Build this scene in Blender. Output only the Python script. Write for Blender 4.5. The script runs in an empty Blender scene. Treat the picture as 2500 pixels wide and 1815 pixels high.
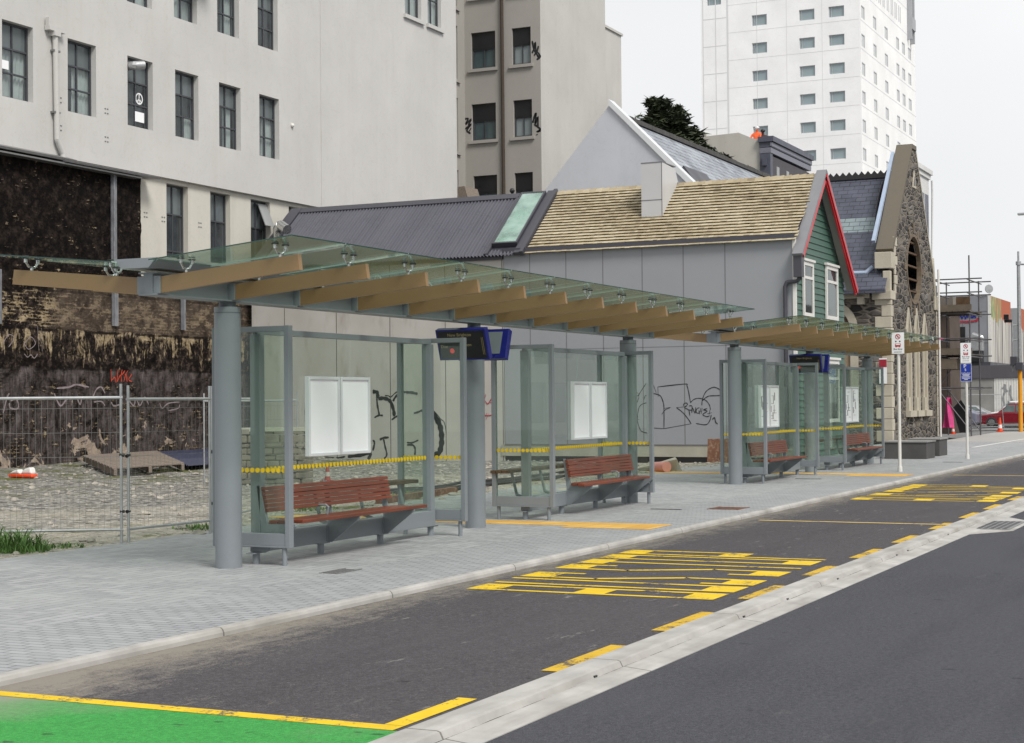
import bpy, bmesh, math, random
from mathutils import Vector, Matrix
R = math.radians
random.seed(7)
scene = bpy.context.scene
col = scene.collection

# ---------------------------------------------------------------- camera
F, YAW, PITCH, ROLL, EYE = 4020.0/2500.0, 0.443, 0.0186, -0.009, 1.7
fw = Vector((math.cos(YAW)*math.cos(PITCH), math.sin(YAW)*math.cos(PITCH), math.sin(PITCH)))
rt = Vector((math.sin(YAW), -math.cos(YAW), 0)); up = rt.cross(fw)
r2 = rt*math.cos(ROLL)+up*math.sin(ROLL); u2 = -rt*math.sin(ROLL)+up*math.cos(ROLL)
cd = bpy.data.cameras.new('camera'); cam = bpy.data.objects.new('camera', cd); col.objects.link(cam)
m3 = Matrix((r2, u2, -fw)).transposed()
cam.matrix_world = Matrix.Translation((0, 0, EYE)) @ m3.to_4x4()
cd.sensor_fit = 'HORIZONTAL'; cd.sensor_width = 36.0; cd.lens = 36.0*F
cd.clip_start = 0.1; cd.clip_end = 4000
scene.camera = cam

# ---------------------------------------------------------------- sky, sun, exposure
SUN_EL, SUN_AZ = R(48), R(-122)          # azimuth measured from +X towards +Y
world = bpy.data.worlds.new('World'); scene.world = world; world.use_nodes = True
wn = world.node_tree; wn.nodes.clear()
sky = wn.nodes.new('ShaderNodeTexSky'); sky.sky_type = 'NISHITA'; sky.sun_disc = False
sky.sun_elevation = SUN_EL; sky.sun_rotation = math.pi/2 - SUN_AZ
hs = wn.nodes.new('ShaderNodeHueSaturation'); hs.inputs['Saturation'].default_value = 0.12
wn.links.new(sky.outputs[0], hs.inputs['Color'])
tcw = wn.nodes.new('ShaderNodeTexCoord'); nzw = wn.nodes.new('ShaderNodeTexNoise')
nzw.inputs['Scale'].default_value = 2.2; nzw.inputs['Detail'].default_value = 4
wn.links.new(tcw.outputs['Generated'], nzw.inputs['Vector'])
rpw = wn.nodes.new('ShaderNodeValToRGB')
rpw.color_ramp.elements[0].position = .35; rpw.color_ramp.elements[0].color = (7.6, 7.8, 8.0, 1)
rpw.color_ramp.elements[1].position = .68; rpw.color_ramp.elements[1].color = (8.9, 8.95, 9.0, 1)
wn.links.new(nzw.outputs[0], rpw.inputs[0])
mxw = wn.nodes.new('ShaderNodeMix'); mxw.data_type = 'RGBA'; mxw.inputs[0].default_value = .93
wn.links.new(hs.outputs[0], mxw.inputs[6]); wn.links.new(rpw.outputs[0], mxw.inputs[7])
bg = wn.nodes.new('ShaderNodeBackground'); bg.inputs['Strength'].default_value = 0.083
wn.links.new(mxw.outputs[2], bg.inputs['Color'])
wo = wn.nodes.new('ShaderNodeOutputWorld'); wn.links.new(bg.outputs[0], wo.inputs['Surface'])
sl = bpy.data.lights.new('sun', 'SUN'); sl.energy = 2.35; sl.angle = R(20); sl.color = (1, .96, .9)
so = bpy.data.objects.new('sun', sl); col.objects.link(so)
sd = Vector((math.cos(SUN_EL)*math.cos(SUN_AZ), math.cos(SUN_EL)*math.sin(SUN_AZ), math.sin(SUN_EL)))
so.rotation_euler = sd.to_track_quat('Z', 'Y').to_euler(); so.location = (0, -20, 40)
scene.view_settings.view_transform = 'Standard'; scene.view_settings.look = 'None'
scene.view_settings.exposure = 0.42; scene.view_settings.gamma = 1
scene.render.engine = 'CYCLES'
scene.cycles.transparent_max_bounces = 24; scene.cycles.max_bounces = 8
GRAF={"gb":[[[[26.509,2.076],[26.354,2.054],[26.319,1.95],[26.344,1.868]],0.096],[[[26.356,1.868],[26.329,1.619],[26.265,1.33]],0.048],[[[26.445,1.248],[26.289,1.319],[26.135,1.312]],0.042],[[[26.297,1.836],[26.142,1.866],[25.952,1.823],[25.835,1.719],[25.743,1.471],[25.721,1.286]],0.086],[[[25.816,1.173],[25.674,1.265],[25.556,1.295],[25.474,1.244]],0.042],[[[26.058,1.948],[25.928,1.936],[25.845,1.894],[25.691,2.016],[25.466,2.137]],0.027],[[[25.764,1.759],[25.668,1.903],[25.479,2.034],[25.291,2.043]],0.054],[[[25.291,2.043],[25.081,2.03],[24.872,1.987]],0.067],[[[25.017,1.375],[24.865,1.415],[24.691,1.465],[24.402,1.382]],0.048],[[[24.402,1.382],[24.254,1.259],[24.118,1.056],[24.051,0.832],[24.031,0.569],[24.056,0.325],[24.149,0.122],[24.357,0.06]],0.134],[[[24.39,1.494],[24.23,1.381],[24.071,1.197],[23.957,1.116],[23.901,0.954],[23.869,0.731]],0.019],[[[24.242,0.081],[24.174,-0.05]],0.105],[[[26.26,0.545],[26.105,0.607],[25.927,0.617]],0.054],[[[26.117,0.566],[26.06,0.318],[26.003,0.071],[26.099,-0.053]],0.042],[[[25.27,0.46],[25.072,0.455],[24.862,0.537]],0.038],[[[25.271,0.378],[25.072,0.383],[24.98,0.261],[24.994,0.056]],0.05],[[[26.51,0.534],[26.451,0.441],[26.513,0.193]],0.048],[[[29.009,1.823],[29.024,1.583],[29.026,1.234],[29.003,0.929],[28.995,0.275],[28.959,0.057]],0.043],[[[29.134,0.602],[29.136,0.361],[29.086,0.187],[28.959,-0.03]],0.024],[[[29.27,-0.251],[29.088,-0.118],[28.857,-0.051],[28.5,-0.071],[28.245,-0.026],[27.866,-0.045],[27.539,0.0]],0.04],[[[27.439,0.001],[26.99,0.046],[26.593,0.113],[26.693,-0.08]],0.079]],"gr":[[[[22.559,1.753],[22.502,1.872],[22.49,1.952]],0.019],[[[22.558,1.813],[22.448,1.662],[22.392,1.671],[22.245,1.87],[22.238,1.97]],0.027],[[[22.245,1.87],[22.358,1.711],[22.236,1.69]],0.023],[[[22.257,1.83],[22.181,1.61],[22.183,1.43],[22.262,1.32],[22.418,1.291],[22.574,1.312]],0.027],[[[22.486,1.171],[22.395,1.351]],0.023],[[[22.53,1.232],[22.451,1.371]],0.019]],"gg":[[[[17.207,2.219],[17.423,1.916],[17.455,1.84]],0.021],[[[17.606,2.033],[17.434,1.897]],0.015],[[[17.619,1.775],[17.546,1.851],[17.434,1.85]],0.017],[[[17.445,1.802],[17.508,1.65],[17.611,1.536]],0.019],[[[17.283,1.734],[17.241,1.857],[17.201,1.857]],0.015],[[[17.203,1.648],[17.366,1.592],[17.449,1.478],[17.492,1.249],[17.494,1.097],[17.425,0.887],[17.354,0.801],[17.193,0.754]],0.021],[[[17.605,1.155],[17.432,1.154]],0.015],[[[17.597,1.002],[17.555,1.059]],0.048],[[[17.004,2.226],[16.896,1.939]],0.019],[[[17.007,1.922],[16.867,1.892],[16.756,1.834],[16.678,1.644],[16.66,1.435],[16.667,0.886]],0.023],[[[16.837,1.825],[16.844,2.11]],0.023],[[[16.844,2.11],[16.013,2.184],[15.944,2.127],[15.896,1.957],[15.841,1.637]],0.025],[[[16.65,1.482],[16.459,1.504]],0.019],[[[16.459,1.504],[16.62,1.435],[16.732,1.303]],0.017],[[[16.999,0.906],[16.657,0.886]],0.023],[[[16.657,0.886],[15.828,1.026]],0.023],[[[15.828,1.026],[15.906,1.148],[16.082,1.356],[16.279,1.499]],0.023],[[[16.279,1.499],[15.961,1.525]],0.019],[[[15.841,1.637],[15.741,1.73],[15.582,1.766],[15.386,1.708],[15.27,1.576],[15.233,1.426]],0.021],[[[15.496,1.559],[15.475,1.728],[15.384,1.933],[15.245,2.043],[15.108,2.079],[14.972,2.022],[14.915,1.928],[14.935,1.853],[15.033,1.836],[15.267,1.829],[15.396,1.764],[15.475,1.69]],0.023],[[[15.68,1.035],[15.375,0.997],[15.256,1.127],[15.215,1.277]],0.025]],"gt":[[[[16.06,1.544],[16.039,1.61],[15.96,1.628],[15.93,1.581]],0.023],[[[15.93,1.581],[16.021,1.488],[15.902,1.43],[15.865,1.261]],0.023],[[[15.902,1.43],[15.804,1.43],[15.802,1.543],[15.891,1.543]],0.023],[[[15.805,1.336],[15.783,1.486],[15.706,1.335],[15.684,1.504]],0.023],[[[15.566,1.485],[15.645,1.466],[15.666,1.354],[15.587,1.335],[15.587,1.41]],0.021],[[[15.527,1.484],[15.568,1.297]],0.021],[[[15.487,1.484],[15.509,1.316]],0.021],[[[15.567,1.391],[15.488,1.39]],0.019],[[[15.33,1.464],[15.449,1.428],[15.331,1.39],[15.47,1.297],[15.353,1.231],[15.254,1.258]],0.023],[[[15.332,1.315],[15.195,1.342]],0.023],[[[15.252,1.426],[15.274,1.296]],0.021],[[[15.178,1.146],[15.118,1.202],[15.081,1.071],[15.023,1.015]],0.03]],"ga":[[[[29.387,17.253],[29.303,16.868],[29.252,17.185],[29.187,16.695],[29.095,17.008]],0.047],[[[29.393,16.715],[29.303,16.841],[29.071,16.469]],0.047],[[[29.305,16.599],[29.157,16.746],[29.012,16.517],[29.189,16.427]],0.047],[[[29.131,16.421],[29.023,16.625]],0.047]],"gc":[[[[32.694,14.138],[32.51,14.15],[32.635,13.914],[32.358,14.11],[32.513,13.849]],0.047],[[[32.668,13.698],[32.36,13.892],[32.577,13.636],[32.395,13.485]],0.047],[[[32.516,13.521],[32.362,13.728]],0.047]],"gd":[[[[29.394,13.706],[29.333,13.916],[29.242,14.123],[29.277,13.643],[29.156,13.955],[29.161,13.473]],0.052],[[[29.335,13.648],[29.044,13.41],[29.192,13.314],[29.015,13.354]],0.052],[[[29.21,13.208],[29.187,13.164]],0.073]],"ge":[[[[35.495,2.681],[35.516,2.348]],0.029],[[[35.516,2.378],[35.657,2.471],[35.703,2.319]],0.029],[[[35.799,2.685],[35.75,2.35],[35.893,2.534],[35.939,2.351]],0.029],[[[35.965,2.687],[35.94,2.534],[36.083,2.658]],0.029],[[[36.033,2.352],[36.13,2.567],[36.176,2.353]],0.029],[[[36.394,2.57],[36.249,2.415],[36.392,2.355]],0.029],[[[36.082,2.536],[36.226,2.66]],0.029]],"gf":[[[[31.382,1.54],[31.514,1.909],[31.602,2.032]],0.046],[[[31.645,1.847],[31.866,1.877],[31.909,1.659],[31.644,1.661],[31.601,1.785]],0.039],[[[33.237,2.034],[33.471,1.712],[33.711,1.873],[33.904,1.905]],0.046],[[[34.098,1.937],[34.244,1.74],[34.294,1.904]],0.039],[[[33.332,2.162],[33.809,2.197],[34.1,2.263],[34.593,2.2]],0.046],[[[34.741,1.903],[34.893,2.135],[35.096,2.202],[35.248,2.036]],0.039],[[[34.79,1.804],[35.093,1.819],[35.246,1.702]],0.039],[[[35.503,1.801],[35.606,1.7],[35.867,1.732]],0.039],[[[36.238,1.866],[36.451,1.695],[36.56,1.9],[36.721,1.693],[36.941,1.934],[37.104,1.726]],0.039],[[[37.605,1.758],[37.717,1.617],[38.001,1.756],[38.52,1.79]],0.033],[[[38.0,1.545],[38.461,1.612],[38.52,1.718]],0.033]],"gh":[[[[31.385,3.26],[31.583,3.488],[31.78,3.411],[31.581,3.182]],0.021],[[[32.14,3.281],[32.385,3.458],[32.548,3.293],[32.302,3.144],[32.14,3.281]],0.021],[[[32.139,3.028],[32.26,2.946],[32.382,3.005],[32.505,2.922],[32.629,3.039]],0.021],[[[32.632,3.751],[32.67,3.125]],0.021],[[[32.777,3.699],[32.795,3.1]],0.021],[[[32.672,3.439],[32.796,3.443]],0.018]]}

# ---------------------------------------------------------------- material helpers
class NT:
    def __init__(s, name):
        s.m = bpy.data.materials.new(name); s.m.use_nodes = True
        s.t = s.m.node_tree; s.t.nodes.clear()
        s.out = s.t.nodes.new('ShaderNodeOutputMaterial')
        s._p = None
    def n(s, ty): return s.t.nodes.new(ty)
    def put(s, sock, v):
        if v is None: return
        if hasattr(v, 'is_output'): s.t.links.new(v, sock)
        else:
            if isinstance(v, (tuple, list)) and len(v) == 3 and sock.type == 'RGBA': v = (*v, 1)
            sock.default_value = v
    def pos(s):
        if s._p is None:
            g = s.n('ShaderNodeNewGeometry'); q = s.n('ShaderNodeSeparateXYZ')
            s.t.links.new(g.outputs['Position'], q.inputs[0]); s._p = (q.outputs[0], q.outputs[1], q.outputs[2], g.outputs['Position'])
        return s._p
    def math(s, op, a, b=None, c=None, clamp=False):
        q = s.n('ShaderNodeMath'); q.operation = op; q.use_clamp = clamp
        s.put(q.inputs[0], a); s.put(q.inputs[1], b); s.put(q.inputs[2], c); return q.outputs[0]
    def vec(s, x, y, z):
        q = s.n('ShaderNodeCombineXYZ'); s.put(q.inputs[0], x); s.put(q.inputs[1], y); s.put(q.inputs[2], z); return q.outputs[0]
    def svec(s, a, b, c):
        x, y, z, _ = s.pos()
        return s.vec(s.math('MULTIPLY', x, a), s.math('MULTIPLY', y, b), s.math('MULTIPLY', z, c))
    def noise(s, scale=1, detail=4, vec=None, rough=.55, dist=0):
        q = s.n('ShaderNodeTexNoise'); q.inputs['Scale'].default_value = scale; q.inputs['Detail'].default_value = detail
        q.inputs['Roughness'].default_value = rough; q.inputs['Distortion'].default_value = dist
        s.t.links.new(vec if vec is not None else s.pos()[3], q.inputs['Vector']); return q.outputs[0]
    def voro(s, scale=1, vec=None, feature='F1', out=0, rnd=1):
        q = s.n('ShaderNodeTexVoronoi'); q.feature = feature; q.inputs['Scale'].default_value = scale; q.inputs['Randomness'].default_value = rnd
        s.t.links.new(vec if vec is not None else s.pos()[3], q.inputs['Vector']); return q.outputs[out]
    def ramp(s, f, stops, interp='LINEAR'):
        q = s.n('ShaderNodeValToRGB'); r = q.color_ramp; r.interpolation = interp
        while len(r.elements) < len(stops): r.elements.new(.5)
        for e, (p, c) in zip(r.elements, stops):
            e.position = p; e.color = (*c, 1) if isinstance(c, (tuple, list)) else (c, c, c, 1)
        s.put(q.inputs[0], f); return q.outputs[0]
    def rng(s, f, a, b, c=0, d=1):
        q = s.n('ShaderNodeMapRange'); q.clamp = True
        s.put(q.inputs[0], f)
        for i, v in enumerate((a, b, c, d)): q.inputs[i+1].default_value = v
        return q.outputs[0]
    def mix(s, f, a, b, mode='MIX'):
        q = s.n('ShaderNodeMix'); q.data_type = 'RGBA'; q.blend_type = mode
        s.put(q.inputs[0], f); s.put(q.inputs[6], a); s.put(q.inputs[7], b); return q.outputs[2]
    def bump(s, h, strength=.3, dist=.01):
        q = s.n('ShaderNodeBump'); q.inputs['Strength'].default_value = strength; q.inputs['Distance'].default_value = dist
        s.put(q.inputs['Height'], h); return q.outputs[0]
    def pbr(s, base, rough=.6, metal=0, spec=.5, normal=None, emis=None, es=0):
        q = s.n('ShaderNodeBsdfPrincipled')
        s.put(q.inputs['Base Color'], base); s.put(q.inputs['Roughness'], rough); s.put(q.inputs['Metallic'], metal)
        s.put(q.inputs['Specular IOR Level'], spec)
        if normal is not None: s.put(q.inputs['Normal'], normal)
        if emis is not None: s.put(q.inputs['Emission Color'], emis); q.inputs['Emission Strength'].default_value = es
        s.t.links.new(q.outputs[0], s.out.inputs[0]); return s.m

def paint(name, c, rough=.5, var=.12, scale=3, metal=0, spec=.5, bmp=0, fine=60):
    t = NT(name)
    a = t.noise(scale, 5); b = t.noise(fine, 2)
    k = t.math('ADD', t.math('MULTIPLY', a, .7), t.math('MULTIPLY', b, .3))
    lo = tuple(max(0, x*(1-var)) for x in c); hi = tuple(min(1, x*(1+var)) for x in c)
    base = t.ramp(k, [(.3, lo), (.7, hi)])
    return t.pbr(base, t.rng(a, .3, .7, max(.05, rough-.08), min(1, rough+.08)), metal, spec, t.bump(b, bmp, .005) if bmp else None)

def glassmat(name, tint, haze=(.5, .6, .55), hz=.06, rough=.0, refl=1.0):
    t = NT(name)
    tr = t.n('ShaderNodeBsdfTransparent'); t.put(tr.inputs[0], tint)
    df = t.n('ShaderNodeBsdfDiffuse'); t.put(df.inputs[0], haze)
    gl = t.n('ShaderNodeBsdfGlossy'); gl.inputs['Roughness'].default_value = rough; t.put(gl.inputs[0], (.95, 1, .97))
    ma = t.n('ShaderNodeMixShader'); nz = t.noise(1.7, 4)
    t.put(ma.inputs[0], t.rng(nz, .3, .75, hz*.5, hz*1.6)); t.t.links.new(tr.outputs[0], ma.inputs[1]); t.t.links.new(df.outputs[0], ma.inputs[2])
    g = t.n('ShaderNodeNewGeometry'); dt = t.n('ShaderNodeVectorMath'); dt.operation = 'DOT_PRODUCT'
    t.t.links.new(g.outputs['Normal'], dt.inputs[0]); t.t.links.new(g.outputs['Incoming'], dt.inputs[1])
    ca = t.math('SUBTRACT', 1, t.math('ABSOLUTE', dt.outputs['Value'])); f5 = t.math('POWER', ca, 5)
    fr = t.math('ADD', .03, t.math('MULTIPLY', f5, .8))      # thin pane: the same from both sides
    mb = t.n('ShaderNodeMixShader'); t.put(mb.inputs[0], t.math('MULTIPLY', fr, refl, None, True))
    t.t.links.new(ma.outputs[0], mb.inputs[1]); t.t.links.new(gl.outputs[0], mb.inputs[2])
    t.t.links.new(mb.outputs[0], t.out.inputs[0]); return t.m

M = {}
M['steel'] = paint('grey_painted_steel', (.20, .222, .24), .42, .06, 2)
M['steel_dark'] = paint('dark_grey_steel', (.11, .13, .145), .45, .08, 2)
M['galv'] = paint('galvanised_metal', (.42, .43, .44), .4, .15, 8, .6)
M['galv_dark'] = paint('weathered_galvanised_metal', (.2, .2, .2), .5, .2, 8, .4)
M['tan'] = paint('tan_painted_steel', (.25, .155, .072), .45, .05, 2)
M['chrome'] = paint('stainless_steel', (.55, .56, .56), .25, .1, 10, .9)
M['rubber'] = paint('black_rubber', (.02, .02, .022), .6, .1)
M['glass'] = glassmat('green_tinted_glass', (.91, .955, .92), (.42, .48, .44), .03, 0, .95)
M['canopy_glass'] = glassmat('canopy_glass', (.87, .935, .89), (.27, .45, .35), .16, .01, .8)
M['winglass'] = glassmat('window_glass', (.62, .66, .67), (.24, .27, .30), .15, .03, 1.3)  # grey diffuse share paints the sky's reflection into the panes
M['skyglass'] = glassmat('skylight_glass', (.70, .86, .80), (.44, .58, .53), .45, 0, 1.2)
M['white'] = paint('white_painted_metal', (.62, .635, .655), .35, .03)
M['glass_edge'] = paint('dark_green_glass_edge', (.02, .055, .045), .2, .1)
M['glass_joint'] = paint('joint_reflection', (.34, .45, .40), .3, .1)  # light reflected along the pane joints, painted into their side faces
M['sheet'] = paint('white_poster_paper', (.84, .85, .87), .4, .02)
M['offwhite'] = paint('off_white_paint', (.66, .65, .62), .5, .06)
M['yellow_dot'] = paint('yellow_dot_film', (.72, .5, .01), .4, .08)
M['black'] = paint('black_plastic', (.015, .015, .017), .35, .1)
M['navy'] = paint('navy_blue_metal', (.012, .016, .19), .35, .1)
M['graf_black'] = paint('black_spray_paint', (.012, .012, .014), .5, .3, 6)
M['graf_red'] = paint('red_spray_paint', (.33, .02, .04), .5, .2, 6)
M['graf_orange'] = paint('orange_red_spray_paint', (.5, .05, .015), .5, .3, 6)
M['graf_grey'] = paint('faded_mauve_spray_paint', (.23, .19, .2), .7, .4, 6)
M['curtain'] = paint('pale_curtain_cloth', (.74, .77, .73), .9, .15, 4)
M['blind'] = paint('grey_window_blind', (.27, .28, .28), .8, .25, .45)
M['inside'] = paint('unlit_room_dark', (.022, .023, .026), .9, .3, 1.5)  # near-black sheet colour stands for the unlit rooms behind the panes
M['winframe'] = paint('dark_steel_window_frame', (.05, .054, .062), .5, .1)
M['trunk'] = paint('tree_bark', (.06, .045, .035), .9, .3, 6)
M['orange'] = paint('orange_plastic', (.75, .07, .015), .45, .1)
M['cone_white'] = paint('white_reflective_band', (.7, .7, .7), .4, .05)
M['amber'] = None
t = NT('amber_led_text'); M['amber'] = t.pbr((.25, .2, .1), .5, emis=(.5, .4, .2), es=.07)
t = NT('red_light_reflection'); M['redrefl'] = t.pbr((.4, .02, .02), .5, emis=(.8, .08, .06), es=.3)  # glowing disc paints a red light mirrored in the screen

# wood slats
t = NT('red_stained_hardwood'); v = t.svec(1.2, 40, 40); a = t.noise(3, 5, v); b = t.noise(1.3, 2)
M['slat'] = t.pbr(t.mix(t.rng(b, .35, .7), t.ramp(a, [(.3, (.115, .028, .014)), (.7, (.235, .056, .025))]), (.11, .036, .02)), .42, 0, .4, t.bump(a, .25, .004))
t = NT('brown_weathered_timber'); v = t.svec(1.2, 30, 30); a = t.noise(3, 5, v)
M['timber'] = t.pbr(t.ramp(a, [(.3, (.06, .035, .02)), (.7, (.15, .09, .05))]), .7, 0, .3, t.bump(a, .3, .004))
t = NT('grey_weathered_timber'); v = t.svec(8, 8, 20); a = t.noise(3, 5, v)
M['greytimber'] = t.pbr(t.ramp(a, [(.3, (.13, .105, .085)), (.7, (.30, .25, .21))]), .85, 0, .3, t.bump(a, .3, .004))
t = NT('rusty_brown_board'); a = t.noise(3, 6); b = t.noise(14, 4)
M['rustboard'] = t.pbr(t.mix(t.rng(b, .5, .7), t.ramp(a, [(.3, (.10, .035, .02)), (.7, (.19, .085, .05))]), (.27, .17, .12)), .8)

# stucco of the big building
def stucco(name, c, streak=.12, stain=(.33, .29, .25)):
    t = NT(name); x, y, z, p = t.pos()
    a = t.noise(.35, 5); st = t.noise(1, 5, t.svec(2.2, 2.2, .16), .6); f = t.noise(45, 3); cr = t.noise(.9, 8, None, .7, 1.5)
    base = t.ramp(a, [(.3, tuple(k*.93 for k in c)), (.7, tuple(min(1, k*1.05) for k in c))])
    base = t.mix(t.rng(st, .48, .78, 0, streak*2.4), base, stain)
    crack = t.math('LESS_THAN', t.math('ABSOLUTE', t.math('SUBTRACT', cr, .5)), .0022)
    base = t.mix(t.math('MULTIPLY', crack, .35), base, tuple(k*.6 for k in stain))
    return t.pbr(base, .9, 0, .2, t.bump(t.math('ADD', f, t.math('MULTIPLY', a, 2)), .18, .012))
M['stucco'] = stucco('pale_stucco', (.53, .522, .508), .045)
M['stucco_low'] = stucco('cream_lower_stucco', (.55, .53, .475), .12)
M['stucco_well'] = stucco('darker_stucco', (.36, .345, .32), .10)  # same stucco recipe in a darker tone for the light well
M['stucco_side'] = stucco('light_side_stucco', (.50, .49, .465), .06)
M['gable_paint'] = stucco('pale_blue_grey_render', (.50, .515, .555), .05, (.36, .37, .4))
M['cream'] = stucco('cream_render', (.47, .455, .42), .08)
M['tower'] = stucco('white_tower_cladding', (.84, .84, .84), .02, (.6, .6, .6))
M['annex'] = stucco('white_annex_render', (.62, .62, .61), .06)
M['dark_render'] = stucco('dark_grey_render', (.10, .095, .105), .1, (.06, .06, .065))
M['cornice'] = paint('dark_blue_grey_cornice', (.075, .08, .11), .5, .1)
M['cornice_lit'] = paint('lit_blue_grey_cornice', (.17, .175, .215), .5, .1)  # lighter copy of the cornice, its lit look put into the colour

# scarred party wall
t = NT('scarred_black_masonry'); x, y, z, p = t.pos()
n1 = t.noise(1, 8, t.svec(3.0, 1, 8.5), .70, .4); n2 = t.noise(1, 7, t.svec(7, 1, 1.3), .7, .6); n3 = t.noise(.8, 7, None, .66, .6); n4 = t.noise(5, 7, None, .72); n5 = t.noise(2.1, 7, None, .7, .8)
black = t.ramp(n4, [(.34, (.004, .003, .003)), (.5, (.013, .010, .009)), (.66, (.085, .062, .05))])
tanc = t.mix(n5, (.24, .18, .105), t.ramp(n4, [(.3, (.17, .12, .065)), (.7, (.60, .50, .34))]))
zz = t.math('ADD', z, t.math('MULTIPLY', t.math('SUBTRACT', n3, .5), .45))
wt = t.ramp(t.math('DIVIDE', zz, 8.4), [(0, .40), (.30, .33), (.345, .36), (.40, .47), (.452, .53), (.463, .40), (.475, .49), (.54, .50), (.585, .42), (.62, .32), (.66, .37), (.70, .30), (1, .30)])
wt = t.math('ADD', wt, t.math('MULTIPLY', t.math('SUBTRACT', n5, .5), .8))
vert = t.math('MULTIPLY', t.rng(zz, 2.2, 2.9), t.rng(zz, 3.9, 3.8))
qb = t.n('ShaderNodeTexBrick'); t.put(qb.inputs['Vector'], t.vec(t.math('ADD', x, t.math('MULTIPLY', n4, .05)), t.math('ADD', z, t.math('MULTIPLY', n5, .06)), 0)); qb.inputs['Scale'].default_value = 1; qb.inputs['Brick Width'].default_value = .26; qb.inputs['Row Height'].default_value = .095; qb.inputs['Mortar Size'].default_value = .016; qb.inputs['Mortar Smooth'].default_value = .4
n1b = t.math('ADD', n1, t.math('SUBTRACT', t.math('MULTIPLY', qb.outputs['Fac'], .08), .024))
pat = t.mix(vert, n1b, n2)
f = t.rng(t.math('ADD', pat, wt), .985, 1.09)
brownz = t.math('MULTIPLY', t.rng(x, 36.0, 36.6), t.math('MULTIPLY', t.rng(zz, 3.8, 3.9), t.rng(zz, 5.2, 4.9)))
black = t.mix(t.rng(zz, 4.85, 5.05, 0, .78), black, t.mix(t.rng(n4, .45, .75), (.005, .004, .004), (.03, .021, .017)))
base = t.mix(f, black, tanc)
base = t.mix(t.math('MULTIPLY', brownz, t.rng(n5, .3, .6, .2, .8)), base, t.mix(n1, (.05, .037, .028), (.19, .145, .11)))
plum = t.mix(t.rng(n2, .34, .68), (.016, .012, .012), (.165, .14, .137))
low = t.rng(zz, 2.78, 2.70)
base = t.mix(t.math('MULTIPLY', low, t.rng(t.math('ADD', n5, t.math('MULTIPLY', n3, .6)), .72, .92, .85, .0)), base, plum)
pt = t.rng(t.math('ADD', t.noise(1.15, 8, None, .62, .9), t.rng(z, 0, 2.4, .05, -.09)), .605, .62)
base = t.mix(t.math('MULTIPLY', low, pt), base, t.ramp(n4, [(.3, (.24, .185, .145)), (.7, (.44, .36, .29))]))
for zl, a_ in ((3.84, .8), (2.75, .7), (4.95, .5)):
    ln = t.math('LESS_THAN', t.math('ABSOLUTE', t.math('SUBTRACT', t.math('ADD', z, t.math('MULTIPLY', t.math('SUBTRACT', n5, .5), .12)), zl)), .035)
    base = t.mix(t.math('MULTIPLY', ln, t.rng(n3, .4, .55, .1, a_)), base, (.006, .005, .005))
g3 = base
M['scar'] = t.pbr(g3, .95, 0, .1, t.bump(t.math('ADD', n4, t.math('MULTIPLY', n1, .8)), .9, .06))

# concrete wall panels, grey cladding
t = NT('stained_concrete_panel'); x, y, z, p = t.pos()
a = t.noise(.6, 6); b = t.noise(30, 4); s2 = t.noise(1, 5, t.svec(1, 1.6, .5), .6)
base = t.ramp(a, [(.3, (.41, .39, .36)), (.7, (.49, .47, .445))])
base = t.mix(t.rng(s2, .56, .74, 0, .45), base, (.22, .19, .155))
d = t.math('ABSOLUTE', t.math('SUBTRACT', t.math('FRACT', t.math('DIVIDE', t.math('SUBTRACT', y, 21.9), 1.98)), .5))
base = t.mix(t.math('GREATER_THAN', d, .4925), base, (.14, .13, .12))
M['conc_wall'] = t.pbr(base, .9, 0, .2, t.bump(b, .15, .006))
M['cladding'] = paint('grey_sheet_cladding', (.275, .287, .31), .55, .05, .5)
M['cladding_joint'] = paint('dark_joint_strip', (.155, .155, .165), .6, .05)
M['plinth'] = paint('bare_concrete_plinth', (.36, .35, .29), .9, .15, 2, bmp=.2)
M['conc'] = paint('plain_concrete', (.40, .395, .38), .85, .12, 2.5, bmp=.15, fine=90)
M['darkstone'] = paint('dark_basalt_block', (.07, .068, .068), .7, .35, 1.6, bmp=.2)
M['darkstone_top'] = paint('dark_basalt_top', (.24, .235, .225), .7, .15, 2)
M['corr'] = paint('dark_corrugated_steel', (.085, .085, .105), .3, .08, 1)
M['flash'] = paint('charcoal_flashing', (.055, .055, .068), .45, .1, 1)
M['green'] = paint('green_weatherboard_paint', (.052, .115, .088), .5, .1, 1.5)
M['red'] = paint('red_gloss_paint', (.52, .012, .02), .35, .08)
M['joinery'] = paint('white_joinery', (.70, .68, .65), .5, .05)
M['zinc'] = paint('pale_zinc_cladding', (.50, .50, .51), .4, .05, 1)
M['soffit'] = paint('pale_soffit', (.33, .32, .29), .7, .05)

# shingles: each board takes its own tone from a cell lookup (wood varies board to board)
t = NT('weathered_wood_shingle'); at = t.n('ShaderNodeAttribute'); at.attribute_name = 'tone'
a = t.noise(6, 4, t.svec(3, 1.2, 1)); k = t.math('ADD', t.math('MULTIPLY', at.outputs['Fac'], .75), t.math('MULTIPLY', a, .3))
M['shingle'] = t.pbr(t.ramp(k, [(.1, (.20, .16, .105)), (.45, (.38, .32, .215)), (.9, (.52, .455, .33))]), .85, 0, .2)
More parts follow.
